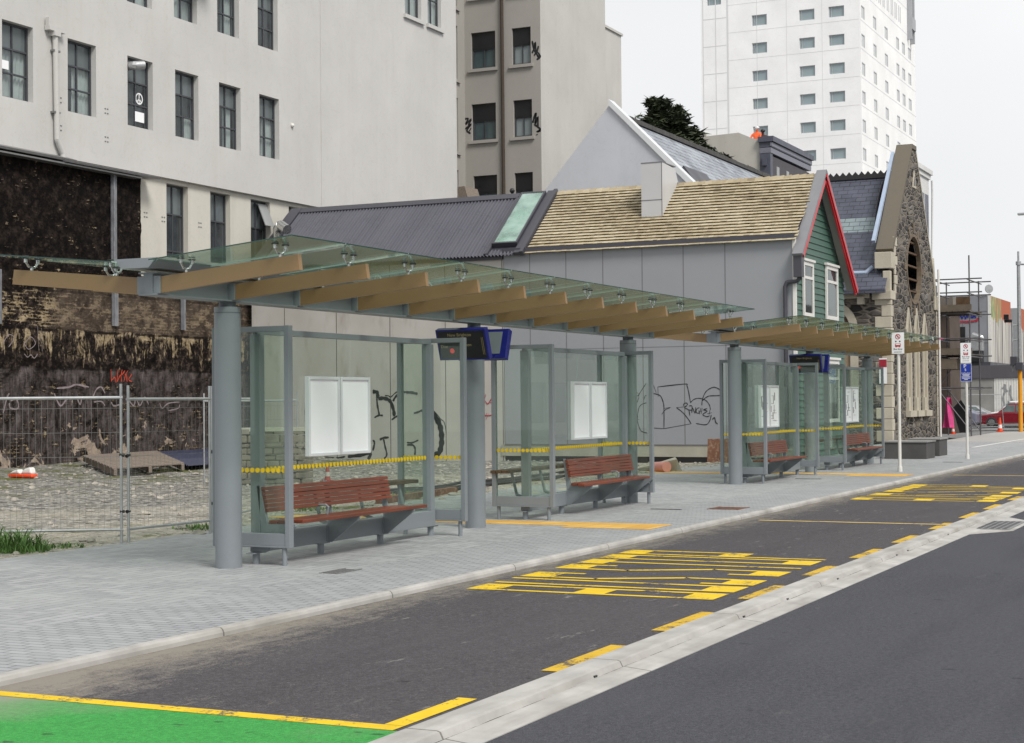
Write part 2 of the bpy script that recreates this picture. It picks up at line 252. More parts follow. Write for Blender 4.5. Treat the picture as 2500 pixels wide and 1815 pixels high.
# slate
def slate(name, c1, c2, ua, va, sc, band=None):
    t = NT(name); P = t.pos()
    q = t.n('ShaderNodeTexBrick'); q.offset = .5
    t.put(q.inputs['Vector'], t.vec(P[ua], P[va], 0)); q.inputs['Scale'].default_value = sc
    q.inputs['Color1'].default_value = (*c1, 1); q.inputs['Color2'].default_value = (*c2, 1); q.inputs['Mortar'].default_value = (.012, .012, .016, 1)
    q.inputs['Mortar Size'].default_value = .018; q.inputs['Brick Width'].default_value = .55; q.inputs['Row Height'].default_value = .24; q.inputs['Mortar Smooth'].default_value = .3
    base = q.outputs['Color']
    if band:
        f = t.math('MULTIPLY', t.math('GREATER_THAN', P[va], band[0]), t.math('LESS_THAN', P[va], band[1]))
        base = t.mix(t.math('MULTIPLY', f, .8), base, t.mix(t.noise(2.2, 1), (.16, .21, .22), (.32, .40, .40)))
        j = t.math('MULTIPLY', q.outputs['Fac'], .8); base = t.mix(j, base, (.02, .02, .025))
    base = t.mix(t.rng(t.noise(1.2, 4), .4, .7, 0, .35), base, tuple(k*1.7 for k in c2))
    return t.pbr(base, .55, 0, .4, t.bump(t.math('SUBTRACT', 1, q.outputs['Fac']), .5, .02))
M['slate'] = slate('blue_grey_slate', (.055, .06, .085), (.075, .08, .11), 1, 2, 1.25, (8.55, 9.2))
M['slate_low'] = slate('blue_grey_slate_lower', (.055, .06, .085), (.075, .08, .11), 1, 2, 1.25)
M['slate_far'] = slate('pale_far_slate', (.17, .185, .215), (.30, .325, .36), 0, 2, 1.0)  # slate in paler tones than the church roof
# rubble stone
def rubble(name, ua):
    t = NT(name); P = t.pos(); w = t.noise(1.3, 3); 
    v = t.vec(t.math('ADD', t.math('MULTIPLY', P[ua], 1.7), t.math('MULTIPLY', w, .8)), t.math('ADD', t.math('MULTIPLY', P[2], 4.6), t.math('MULTIPLY', w, 1.2)), 0)
    e = t.voro(1, v, 'DISTANCE_TO_EDGE', 0); cc = t.voro(1, v, 'F1', 1)
    sep = t.n('ShaderNodeSeparateColor'); t.t.links.new(cc, sep.inputs[0])
    st = t.ramp(sep.outputs[0], [(.1, (.03, .03, .03)), (.5, (.085, .08, .076)), (.8, (.15, .13, .115)), (1, (.21, .20, .19))])
    st = t.mix(t.rng(t.noise(9, 5), .3, .75, 0, .5), st, (.045, .042, .042))
    base = t.mix(t.rng(e, .04, .12), (.19, .168, .14), st)
    return t.pbr(base, .9, 0, .2, t.bump(t.rng(e, .0, .18), .9, .05))
M['rubble_x'] = rubble('rubble_bluestone_front', 0); M['rubble_y'] = rubble('rubble_bluestone_side', 1)
M['quoin'] = paint('cream_limestone', (.46, .42, .34), .85, .16, 1.2, bmp=.2, fine=25)
M['coping'] = paint('brown_membrane_coping', (.125, .108, .082), .8, .1, 2)
M['bluefilm'] = paint('blue_white_flashing', (.33, .40, .52), .5, .1)

# ---- grounds
t = NT('grey_block_paving'); x, y, z, p = t.pos()
def brick(t, v, scale, c1, c2, mo, bw, rh, ms, off=.5):
    q = t.n('ShaderNodeTexBrick'); q.offset = off; t.put(q.inputs['Vector'], v); q.inputs['Scale'].default_value = scale
    for k, c in (('Color1', c1), ('Color2', c2), ('Mortar', mo)): q.inputs[k].default_value = (*c, 1)
    q.inputs['Brick Width'].default_value = bw; q.inputs['Row Height'].default_value = rh; q.inputs['Mortar Size'].default_value = ms
    q.inputs['Mortar Smooth'].default_value = .2; return q
A_ = (.26, .268, .277); B_ = (.35, .358, .364); MO = (.12, .125, .13)
rx = t.math('ADD', t.math('MULTIPLY', x, .7071), t.math('MULTIPLY', y, .7071)); ry = t.math('SUBTRACT', t.math('MULTIPLY', y, .7071), t.math('MULTIPLY', x, .7071))
q1 = brick(t, t.vec(x, y, 0), 1, A_, B_, MO, .36, .12, .006); q2 = brick(t, t.vec(y, x, 0), 1, A_, B_, MO, .36, .12, .006)
chk = t.n('ShaderNodeTexChecker'); chk.inputs['Scale'].default_value = 1/.72; t.put(chk.inputs['Vector'], t.vec(t.math('ADD', x, .013), t.math('ADD', y, .013), .1))
field = t.mix(chk.outputs['Fac'], q1.outputs['Color'], q2.outputs['Color']); ff = t.mix(chk.outputs['Fac'], q1.outputs['Fac'], q2.outputs['Fac'])
q3 = brick(t, t.vec(y, x, 0), 1, (.265, .272, .285), (.335, .342, .355), (.15, .155, .16), .2, .1, .009)
sel = t.math('LESS_THAN', y, 8.75)
pv = t.mix(sel, field, q3.outputs['Color']); pf = t.mix(sel, ff, q3.outputs['Fac'])
pv = t.mix(t.rng(t.noise(.5, 5), .35, .7, 0, .35), pv, (.37, .385, .38)); pv = t.mix(t.rng(t.noise(2.2, 6, None, .7), .58, .75, 0, .4), pv, (.2, .205, .21))
pv = t.mix(t.rng(t.noise(1, 5, t.svec(3.5, .6, 1)), .55, .72, 0, .3), pv, (.45, .46, .46))
M['paving'] = t.pbr(pv, t.rng(t.noise(3, 3), .3, .7, .55, .8), 0, .35, t.bump(t.math('SUBTRACT', t.math('MULTIPLY', t.noise(90, 2), .3), pf), .5, .008))

def asphalt(name, c, dust=0, dusty=None):
    t = NT(name); x, y, z, p = t.pos()
    sp = t.noise(105, 2, None, .9); s2 = t.noise(27, 4, None, .85); md = t.noise(.45, 6); wr = t.noise(1, 5, t.svec(.35, 2.2, 1))
    k = t.math('ADD', t.math('MULTIPLY', sp, .55), t.math('MULTIPLY', s2, .45))
    base = t.ramp(k, [(.36, tuple(k*.38 for k in c)), (.49, c), (.63, tuple(k*2.0 for k in c))])
    base = t.mix(t.rng(md, .35, .7, 0, .4), base, tuple(k*1.35 for k in c))
    base = t.mix(t.rng(wr, .5, .75, 0, .35), base, tuple(k*.62 for k in c))
    sc = t.noise(1, 6, t.svec(2.0, 8, 1), .74)
    base = t.mix(t.math('MULTIPLY', t.rng(sc, .60, .68), t.rng(t.noise(.6, 3), .44, .6, .08 if dust else .0, .8 if dust else .12)), base, (.28, .265, .245))
    dk = t.noise(1, 5, t.svec(5, 2.6, 1), .7); base = t.mix(t.math('MULTIPLY', t.rng(dk, .66, .70), .75), base, tuple(k*.3 for k in c))
    if dust:
        e = t.math('ADD', t.rng(y, 6.3, 7.36, -.22, .60), t.rng(x, 7.2, 13, .34, 0))
        dn = t.math('ADD', t.math('MULTIPLY', t.noise(4.5, 8, None, .78), 1.1), e)
        dn = t.math('ADD', dn, t.math('MULTIPLY', t.math('SUBTRACT', t.noise(1, 7, t.svec(1.3, 9, 1), .78), .5), 1.1))
        dn = t.math('ADD', dn, t.math('MULTIPLY', t.math('SUBTRACT', k, .5), 1.6))
        base = t.mix(t.rng(dn, .76, 1.3, 0, .8), base, (.265, .24, .20))
    return t.pbr(base, .85, 0, .25, t.bump(k, .6, .012))
M['lane'] = asphalt('bus_lane_asphalt', (.059, .055, .060), 1)
M['road'] = asphalt('road_asphalt', (.050, .051, .060))
M['ground'] = asphalt('far_ground_asphalt', (.16, .16, .16))
M['farpave'] = paint('pale_concrete_footway', (.36, .35, .33), .85, .1, .6, bmp=.1)
t = NT('kerb_concrete'); a = t.noise(2.5, 6); b = t.noise(70, 3); st = t.noise(1, 5, t.svec(.8, 6, 3)); x, y, z, p = t.pos()
jn = t.math('GREATER_THAN', t.math('ABSOLUTE', t.math('SUBTRACT', t.math('FRACT', t.math('DIVIDE', x, 2.6)), .5)), .4965)
base = t.ramp(a, [(.3, (.31, .302, .288)), (.7, (.47, .46, .44))]); base = t.mix(t.rng(st, .48, .72, 0, .6), base, (.22, .205, .18)); base = t.mix(t.math('MULTIPLY', jn, .8), base, (.12, .11, .1))
M['kerb'] = t.pbr(base, .85, 0, .25, t.bump(b, .2, .006))
t = NT('dark_kerb_crease'); M['crease'] = t.pbr(t.mix(t.rng(t.noise(1, 6, t.svec(2.2, 9, 9), .7), .42, .56), (.07, .065, .06), (.36, .35, .33)), .9)  # patchy mix of dark and concrete tone along the crease
M['scaffold_plank'] = paint('grey_brown_plank', (.13, .105, .08), .9, .3, 3)
M['white_pane_tone'] = paint('white_pane_tone', (.72, .74, .74), .7, .04)  # light in the lower well panes, put into the colour of sheets
M['teal_pane_tone'] = paint('teal_pane_tone', (.10, .17, .175), .5, .25, 2)
def worn(name, c, lo=.58, under=(.06, .058, .06), amt=.95):
    t = NT(name); w = t.noise(26, 6, None, .75); g = t.noise(2.3, 4)
    k = t.math('ADD', t.math('MULTIPLY', w, .55), t.math('MULTIPLY', g, .45))
    base = t.ramp(t.noise(7, 4), [(.3, tuple(v*.82 for v in c)), (.7, c)])
    return t.pbr(t.mix(t.rng(k, lo, lo+.05, 0, amt), base, under), .7, 0, .3, t.bump(w, .3, .006))
M['yellow'] = worn('worn_yellow_road_paint', (.74, .50, .012), .545)
M['yellow_dash'] = worn('dusty_yellow_road_paint', (.60, .38, .02), .515)
M['yellow_thin'] = worn('faded_yellow_road_paint', (.62, .45, .15), .56)
M['greenpaint'] = None
t = NT('green_cycle_surface'); x, y, z, p = t.pos(); sp = t.noise(150, 3, None, .8); md = t.noise(1.2, 5)
base = t.ramp(t.math('ADD', t.math('MULTIPLY', sp, .6), t.math('MULTIPLY', t.noise(30, 4, None, .8), .4)), [(.36, (.012, .12, .02)), (.5, (.035, .27, .05)), (.64, (.075, .42, .09))])
base = t.mix(t.rng(t.math('ADD', md, t.math('ADD', t.rng(y, 6.3, 7.38, -.15, .62), t.rng(x, 6.6, 8.1, 0, .22))), .58, 1.05, 0, .92), base, (.24, .26, .19))
base = t.mix(t.math('MULTIPLY', t.rng(t.noise(1, 4, t.svec(6, 3, 1)), .66, .70), .8), base, (.02, .07, .025))
M['greenpaint'] = t.pbr(base, .75, 0, .3, t.bump(sp, .4, .01))
t = NT('yellow_tactile_tile'); x, y, z, p = t.pos(); q = brick(t, t.vec(x, y, 0), 1, (.56, .31, .06), (.68, .42, .11), (.35, .22, .07), .3, .3, .006, 0)
M['tactile'] = t.pbr(q.outputs['Color'], .75, 0, .3)
# gravel lot
t = NT('rubble_gravel_lot'); x, y, z, p = t.pos(); vv = t.voro(10, None, 'F1', 0); v2 = t.voro(24, None, 'F1', 0); cc = t.voro(10, None, 'F1', 1); big = t.noise(.35, 5)
sep = t.n('ShaderNodeSeparateColor'); t.t.links.new(cc, sep.inputs[0])
g = t.ramp(sep.outputs[0], [(0, (.10, .096, .086)), (.5, (.29, .28, .255)), (1, (.52, .50, .46))])
g = t.mix(t.rng(v2, .2, .8, .0, .45), g, (.10, .095, .085)); g = t.mix(t.math('MULTIPLY', t.rng(t.noise(2.5, 6), .35, .65, .25, 1), t.rng(t.math('ADD', t.math('MULTIPLY', y, -.16), t.math('MULTIPLY', big, 2.2)), -1.9, -1.35, 0, .8)), g, (.52, .475, .39))
mo = t.math('MULTIPLY', t.rng(t.noise(.7, 6, None, .7), .50, .60), t.rng(y, 21, 26, .12, 1))
nm = t.math('MULTIPLY', t.rng(t.noise(.9, 6, None, .7), .55, .62), t.rng(y, 14.6, 16.5, .9, 0))
g = t.mix(t.math('MAXIMUM', mo, nm), g, t.mix(t.noise(9, 3), (.07, .085, .018), (.16, .165, .05)))
M['gravel'] = t.pbr(g, .95, 0, .15, t.bump(t.math('ADD', t.math('MULTIPLY', vv, -1), t.math('MULTIPLY', v2, -.4)), 1, .09))
M['stone_loose'] = paint('loose_stone', (.31, .29, .25), .9, .4, 2.5, bmp=.2)
M['ruin'] = rubble('ruined_stone_wall', 0)
M['grass'] = paint('green_weed_leaf', (.075, .155, .03), .7, .4, 8)
M['leaf'] = paint('dark_conifer_leaf', (.034, .046, .02), .8, .75, 1.6)
# ---------------------------------------------------------------- mesh helpers
class MB:
    def __init__(s): s.v = []; s.f = []; s.mi = []; s.tone = None
    def _add(s, vs, fs, m=0):
        o = len(s.v); s.v += [tuple(map(float, p)) for p in vs]
        for f in fs: s.f.append([i+o for i in f]); s.mi.append(m)
        return s
    def box(s, x0, x1, y0, y1, z0, z1, m=0):
        return s._add([(x0,y0,z0),(x1,y0,z0),(x1,y1,z0),(x0,y1,z0),(x0,y0,z1),(x1,y0,z1),(x1,y1,z1),(x0,y1,z1)],
                      [(0,3,2,1),(4,5,6,7),(0,1,5,4),(1,2,6,5),(2,3,7,6),(3,0,4,7)], m)
    def hexa(s, p, m=0): return s._add(p, [(0,3,2,1),(4,5,6,7),(0,1,5,4),(1,2,6,5),(2,3,7,6),(3,0,4,7)], m)
    def prism(s, pts, ax, a, b, m=0):
        n = len(pts)
        def P(u, w, t): return {'X': (t, u, w), 'Y': (u, t, w), 'Z': (u, w, t)}[ax]
        vs = [P(u, w, a) for u, w in pts]+[P(u, w, b) for u, w in pts]
        return s._add(vs, [list(range(n)), list(range(2*n-1, n-1, -1))]+[(i, (i+1) % n, n+(i+1) % n, n+i) for i in range(n)], m)
    def poly(s, pts, m=0): return s._add(pts, [list(range(len(pts)))], m)
    def tube(s, p0, p1, r, n=10, r1=None, m=0):
        p0 = Vector(p0); p1 = Vector(p1); r1 = r if r1 is None else r1
        d = (p1-p0).normalized(); a = d.orthogonal().normalized(); b = d.cross(a)
        ring = lambda c, q: [c+(a*math.cos(2*math.pi*i/n)+b*math.sin(2*math.pi*i/n))*q for i in range(n)]
        return s._add(ring(p0, r)+ring(p1, r1), [list(range(n-1, -1, -1)), list(range(n, 2*n))]+[(i, (i+1) % n, n+(i+1) % n, n+i) for i in range(n)], m)
    def path(s, pts, r, n=8, m=0):
        for a, b in zip(pts, pts[1:]): s.tube(a, b, r, n, None, m)
        for p in pts[1:-1]: s.ball(p, r*1.02, 6, 4, m)
        return s
    def ball(s, c, r, n=10, k=6, m=0, sc=(1, 1, 1)):
        vs = []; fs = []
        for j in range(k+1):
            th = math.pi*j/k
            for i in range(n):
                ph = 2*math.pi*i/n
                vs.append((c[0]+r*sc[0]*math.sin(th)*math.cos(ph), c[1]+r*sc[1]*math.sin(th)*math.sin(ph), c[2]+r*sc[2]*math.cos(th)))
        for j in range(k):
            for i in range(n): fs.append((j*n+i, (j+1)*n+i, (j+1)*n+(i+1) % n, j*n+(i+1) % n))
        return s._add(vs, fs, m)
    def lathe(s, prof, c=(0, 0, 0), n=20, m=0):
        vs = []; fs = []
        for r, z in prof:
            for i in range(n): a = 2*math.pi*i/n; vs.append((c[0]+r*math.cos(a), c[1]+r*math.sin(a), c[2]+z))
        for j in range(len(prof)-1):
            for i in range(n): fs.append((j*n+i, j*n+(i+1) % n, (j+1)*n+(i+1) % n, (j+1)*n+i))
        fs.append(list(range(n-1, -1, -1))); k = (len(prof)-1)*n; fs.append(list(range(k, k+n)))
        return s._add(vs, fs, m)
    def grid(s, fn, nu, nv, m=0):
        vs = [fn(i/nu, j/nv) for j in range(nv+1) for i in range(nu+1)]
        return s._add(vs, [(j*(nu+1)+i, j*(nu+1)+i+1, (j+1)*(nu+1)+i+1, (j+1)*(nu+1)+i) for j in range(nv) for i in range(nu)], m)
    def xf(s, fn): s.v = [tuple(fn(Vector(p))) for p in s.v]; return s
    def build(s, name, mats, parent=None, smooth=False, bevel=0, rec=True, local=False):
        me = bpy.data.meshes.new(name); off = Vector((0, 0, 0))
        q = parent
        while q is not None and not local: off += q.location; q = q.parent
        me.from_pydata([tuple(Vector(p)-off) for p in s.v], [], s.f)
        if not isinstance(mats, (list, tuple)): mats = [mats]
        for x in mats: me.materials.append(x)
        if len(mats) > 1: me.polygons.foreach_set('material_index', s.mi)
        if rec:
            bm = bmesh.new(); bm.from_mesh(me); bmesh.ops.recalc_face_normals(bm, faces=bm.faces); bm.to_mesh(me); bm.free()
        if s.tone is not None:
            at = me.attributes.new('tone', 'FLOAT', 'FACE'); at.data.foreach_set('value', s.tone)
        if smooth:
            me.polygons.foreach_set('use_smooth', [True]*len(me.polygons))
            try: me.set_sharp_from_angle(angle=R(38))
            except Exception: pass
        o = bpy.data.objects.new(name, me); col.objects.link(o); o.parent = parent
        if bevel:
            b = o.modifiers.new('bevel', 'BEVEL'); b.width = bevel; b.segments = 2; b.limit_method = 'ANGLE'; b.angle_limit = R(50)
        return o
def tag(o, label=None, cat=None, group=None, kind=None):
    for k, v in (('label', label), ('category', cat), ('group', group), ('kind', kind)):
        if v: o[k] = v
    return o
def thing(name, label, cat, loc=(0, 0, 0), group=None):
    o = bpy.data.objects.new(name, None); col.objects.link(o); o.location = loc; o.empty_display_size = .2
    return tag(o, label, cat, group)
def struct(name, mb, m, **k): return tag(mb.build(name, m, **k), kind='structure')
def copy_tree(o, parent=None):
    c = o.copy(); col.objects.link(c); c.parent = parent
    for ch in list(o.children): copy_tree(ch, c)
    return c
# wall face with openings; plane 'Y' (u = x) or 'X' (u = y) at coordinate c, inward = +1/-1
def TP(plane, c, sg): return (lambda u, d, z: (u, c+sg*d, z)) if plane == 'Y' else (lambda u, d, z: (c+sg*d, u, z))
def wall(mb, plane, c, sg, u0, u1, z0, z1, holes=(), depth=.25, m=0):
    T = TP(plane, c, sg)
    us = sorted({u0, u1, *[h[0] for h in holes], *[h[1] for h in holes]}); zs = sorted({z0, z1, *[h[2] for h in holes], *[h[3] for h in holes]})
    us = [u for u in us if u0 <= u <= u1]; zs = [z for z in zs if z0 <= z <= z1]
    for a, b in zip(us, us[1:]):
        for e, f in zip(zs, zs[1:]):
            mu, mz = (a+b)/2, (e+f)/2
            if any(h[0] < mu < h[1] and h[2] < mz < h[3] for h in holes): continue
            mb.poly([T(a, 0, e), T(b, 0, e), T(b, 0, f), T(a, 0, f)], m)
    for h in holes:
        a, b, e, f = h
        for p, q in (((a, e), (b, e)), ((b, e), (b, f)), ((b, f), (a, f)), ((a, f), (a, e))):
            mb.poly([T(p[0], 0, p[1]), T(q[0], 0, q[1]), T(q[0], depth, q[1]), T(p[0], depth, p[1])], m)
def bm_(mb, T, u0, u1, d0, d1, z0, z1, m=0):
    p = [T(u, d, z) for z in (z0, z1) for u, d in ((u0, d0), (u1, d0), (u1, d1), (u0, d1))]; return mb.hexa(p, m)
def window(parent, plane, c, sg, u0, u1, z0, z1, nc=2, bars=(), fmat=None, depth=.16, curt=None, sill=None, pane=None, fw=.05, room=True, blind=None):
    T = TP(plane, c, sg); fmat = fmat or M['winframe']; f = MB(); d0, d1 = depth, depth+.06
    bm_(f, T, u0, u0+fw, d0, d1, z0, z1); bm_(f, T, u1-fw, u1, d0, d1, z0, z1)
    bm_(f, T, u0+fw, u1-fw, d0, d1, z0, z0+fw); bm_(f, T, u0+fw, u1-fw, d0, d1, z1-fw, z1)
    for k in range(1, nc):
        u = u0+(u1-u0)*k/nc; bm_(f, T, u-.02, u+.02, d0+.003, d1-.003, z0+fw, z1-fw)
    for zb in bars: bm_(f, T, u0+fw, u1-fw, d0+.001, d1-.001, z0+(z1-z0)*zb-.02, z0+(z1-z0)*zb+.02)
    w = f.build('window', fmat, parent)
    g = MB(); g.poly([T(u0+.01, d0+.03, z0+.01), T(u1-.01, d0+.03, z0+.01), T(u1-.01, d0+.03, z1-.01), T(u0+.01, d0+.03, z1-.01)])
    g.build('pane', pane or M['winglass'], w)
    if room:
        b = MB(); bm_(b, T, u0-.2, u1+.9, depth+.24, depth+.26, z0-.2, z1+.2); b.build('dark_room_sheet', M['inside'], w)
    for (a, bb, za, zb) in (curt or ()):
        ua, ub = u0+(u1-u0)*a, u0+(u1-u0)*bb; Za, Zb = z0+(z1-z0)*za, z0+(z1-z0)*zb; ph = random.random()*6; nf = max(3, (ub-ua)/.13)
        cm = MB(); cm.grid(lambda i, j: T(ua+(ub-ua)*i*(1-.06*j*math.sin(ph)), depth+.14+.03*math.sin(i*nf*6.283+ph+j), Za+(Zb-Za)*j), 40, 3)
        cm.build('curtain', M['curtain'], w, smooth=True)
    if blind:
        bb = MB(); bm_(bb, T, u0+.02, u1+.1, depth+.075, depth+.085, z0+(z1-z0)*(blind if blind is not True else .66), z1); bb.build('blind', M['blind'], w)
    if sill:
        sm = MB(); bm_(sm, T, u0-.12, u1+.12, -.1, .03, z0-.14, z0-.004); sm.build('sill', sill, w)
    return w
def smooth_pts(p, k=4):
    if len(p) < 3: return [Vector((*q, 0)) for q in p]
    out = []; P = [p[0]]+list(p)+[p[-1]]
    for i in range(1, len(P)-2):
        a, b, c, d = [Vector((*q, 0)) for q in P[i-1:i+3]]
        for j in range(k):
            t = j/k; out.append(.5*((2*b)+(c-a)*t+(2*a-5*b+4*c-d)*t*t+(3*b-a-3*c+d)*t**3))
    out.append(Vector((*p[-1], 0))); return out
def ribbons(strokes, plane, c, sm=True, wob=.18, off=0.0):
    mb = MB()
    for si, (pts, w) in enumerate(strokes):
        q = smooth_pts(pts) if sm else [Vector((*p, 0)) for p in pts]
        L = []; Rr = []
        for i, p in enumerate(q):
            d = (q[min(i+1, len(q)-1)]-q[max(i-1, 0)]); d = d.normalized() if d.length > 1e-6 else Vector((1, 0, 0)); n = Vector((-d.y, d.x, 0))
            e = .62 if i in (0, len(q)-1) else 1
            ww = w*.5*e*(1+wob*math.sin(i*1.7+si)); L.append(p+n*ww); Rr.append(p-n*ww)
        cc = c-off-.0006*(si % 5)
        T = (lambda v: (cc, v.x, v.y)) if plane == 'X' else (lambda v: (v.x, cc, v.y))
        vs = [T(v) for v in L]+[T(v) for v in Rr]; n = len(q)
        mb._add(vs, [(i, i+1, n+i+1, n+i) for i in range(n-1)])
    return mb
FONT = None
def text_mesh(body, size, align='CENTER', ext=.0015):
    cu = bpy.data.curves.new('lettering', 'FONT'); cu.body = body; cu.size = size; cu.align_x = align; cu.align_y = 'CENTER'; cu.extrude = ext
    o = bpy.data.objects.new('lettering', cu); col.objects.link(o); bpy.context.view_layer.update()
    me = bpy.data.meshes.new_from_object(o.evaluated_get(bpy.context.evaluated_depsgraph_get()))
    bpy.data.objects.remove(o); bpy.data.curves.remove(cu); return me
def add_text(mb, body, size, T, sx=1, m=0, align='CENTER'):
    me = text_mesh(body, size, align); o = len(mb.v)
    mb.v += [tuple(T(v.co.x*sx, v.co.y, v.co.z)) for v in me.vertices]
    for p in me.polygons: mb.f.append([i+o for i in p.vertices]); mb.mi.append(m)
    bpy.data.meshes.remove(me)

# ---------------------------------------------------------------- setting: ground, road, pavement
struct('ground', MB().poly([(-60, -400, -.25), (900, -400, -.25), (900, 700, -.25), (-60, 700, -.25)]), M['ground'])
struct('road', MB().poly([(-40, -14, -.115), (400, -14, -.115), (400, 3.95, -.115), (-40, 3.95, -.115)]), M['road'])
struct('bus_lane', MB().grid(lambda i, j: (-40+240*i, 4.32+3.12*j, -.06), 60, 3), M['lane'])
k = MB()   # pavement kerb, upstand with a rounded nose
prof = [(7.375, -.16), (7.382, -.03), (7.393, -.008), (7.41, .004), (7.468, .004), (7.468, -.16)]
k.prism(prof, 'X', -40, 200); struct('pavement_kerb', k, M['kerb'])
k = MB()   # median kerb and gutter
k.prism([(4.35, -.25), (4.35, -.052), (4.165, -.052), (4.145, -.058), (4.128, -.092), (4.118, -.098), (4.112, -.092), (3.925, -.110), (3.925, -.25)], 'X', -40, 200)
struct('median_kerb', k, M['kerb'])
struct('kerb_crease', MB().box(-40, 200, 4.1135, 4.1205, -.1, -.0915), M['crease'])
k = MB()
for xx in (7.4, 9.9, 13.1, 14.4, 16.2, 18.9, 19.5, 22.0): k.box(xx, xx+.045, 4.122, 4.133, -.095, -.080)
struct('drainage_slots', k, M['black'])
k = MB(); k.prism([(-40, 7.468), (66, 7.468), (66, 14.1), (27, 14.05), (18.5, 13.25), (14, 13.05), (-40, 12.6)], 'Z', -.2, 0.0)
struct('pavement', k, M['paving'])
k = MB(); k.prism([(66.002, 7.50), (84, 7.50), (140, 7.50), (140, 9.5), (86.5, 12.2), (83, 13.3), (66.002, 12.7)], 'Z', -.2, -.004); struct('far_pavement', k, M['farpave'])
k = MB(); k.box(58, 70, 9.93, 10.05, .001, .006); struct('pale_paving_line', k, M['offwhite'])
def hn(x, y):
    return (math.sin(x*1.3+y*.7)*.5+math.sin(x*2.9-y*2.1+1)*.3+math.sin(x*6.1+y*5.3)*.2)
def lot(i, j):
    x = 8+50*i; y0 = 12.6+.62*min(1, max(0, (x-14)/13)); y = y0+(32-y0)*j
    m = max(0, min(1, (y-25)/6)); e = max(0, min(1, (y-y0)/1.2))
    z = -.03+.028*hn(x, y)*e+.20*m*(.7+.3*math.sin(x*.5))+max(0, 1-abs(y-y0-.9)/1.1)*.035
    if x > 43.6: z -= .12*min(1, (x-43.6)/1.2)
    return (x, y, z)
struct('gravel_lot', MB().grid(lot, 300, 120), M['gravel'], smooth=True)
# loose stones: uncountable rubble
random.seed(11); k = MB()
for _ in range(2200):
    a = random.random(); b = random.random()**1.3; x, y, z = lot((random.uniform(13, 45.2)-8)/50, .012+b*.95)
    r = random.choice((.015, .02, .02, .03, .04, .06))*random.uniform(.7, 1.3); o = len(k.v)
    k.ball((x, y, z+r*.2), r, 6, 4, 0, (random.uniform(.7, 1.5), random.uniform(.7, 1.5), random.uniform(.45, .8)))
    for i in range(o, len(k.v)): v = k.v[i]; k.v[i] = (v[0]+random.uniform(-.15, .15)*r, v[1]+random.uniform(-.15, .15)*r, v[2]+random.uniform(-.12, .12)*r)
tag(k.build('loose_rubble', M['stone_loose']), 'grey broken stones scattered over the vacant lot', 'rubble', kind='stuff')
# weeds
def tuft(name, label, cx, cy, rad, n, h, seed):
    rr = random.Random(seed); k = MB()
    for q_i in range(n):
        a = rr.uniform(0, 6.283); q = rad*math.sqrt(rr.random()); x, y = cx+q*math.cos(a), cy+q*math.sin(a)
        tall = rr.random() < .06; hh = h*rr.uniform(.25, .8)*(1-.5*q/rad)*(1.5 if tall else 1); ln = rr.uniform(.3, 1.1)*hh; b = rr.uniform(0, 6.283)
        w = rr.uniform(.004, .011)*(.6 if tall else 1.3); d = Vector((math.cos(b), math.sin(b), 0)); s_ = Vector((-d.y, d.x, 0)); o = len(k.v)
        for i in range(5):
            t_ = i/4; p_ = Vector((x, y, -.03))+d*ln*t_*t_+Vector((0, 0, hh*(t_*1.25-.45*t_**3))); ww = w*(1-.85*t_)
            k.v += [tuple(p_-s_*ww), tuple(p_+s_*ww)]
        for i in range(4): k.f.append([o+2*i, o+2*i+1, o+2*i+3, o+2*i+2]); k.mi.append(0)
    return tag(k.build(name, M['grass'], rec=False), label, 'weeds', 'weeds along the lot edge')
tuft('weed_clump', 'tall green weed clump at the left edge of the photo', 15.05, 13.75, .48, 620, .60, 1)
tuft('weed_clump', 'low sprawling weeds right beside the tall left clump', 15.75, 13.55, .30, 160, .16, 2)
tuft('weed_clump', 'bright weeds against the pavement just left of the first column', 18.55, 13.55, .42, 330, .24, 3)
tuft('weed_clump', 'weeds seen through the first shelter below its bench', 22.5, 14.4, .6, 420, .22, 4)
tuft('weed_clump', 'dark weeds at the pavement edge beyond the first shelter', 26.0, 14.4, .4, 260, .34, 5)

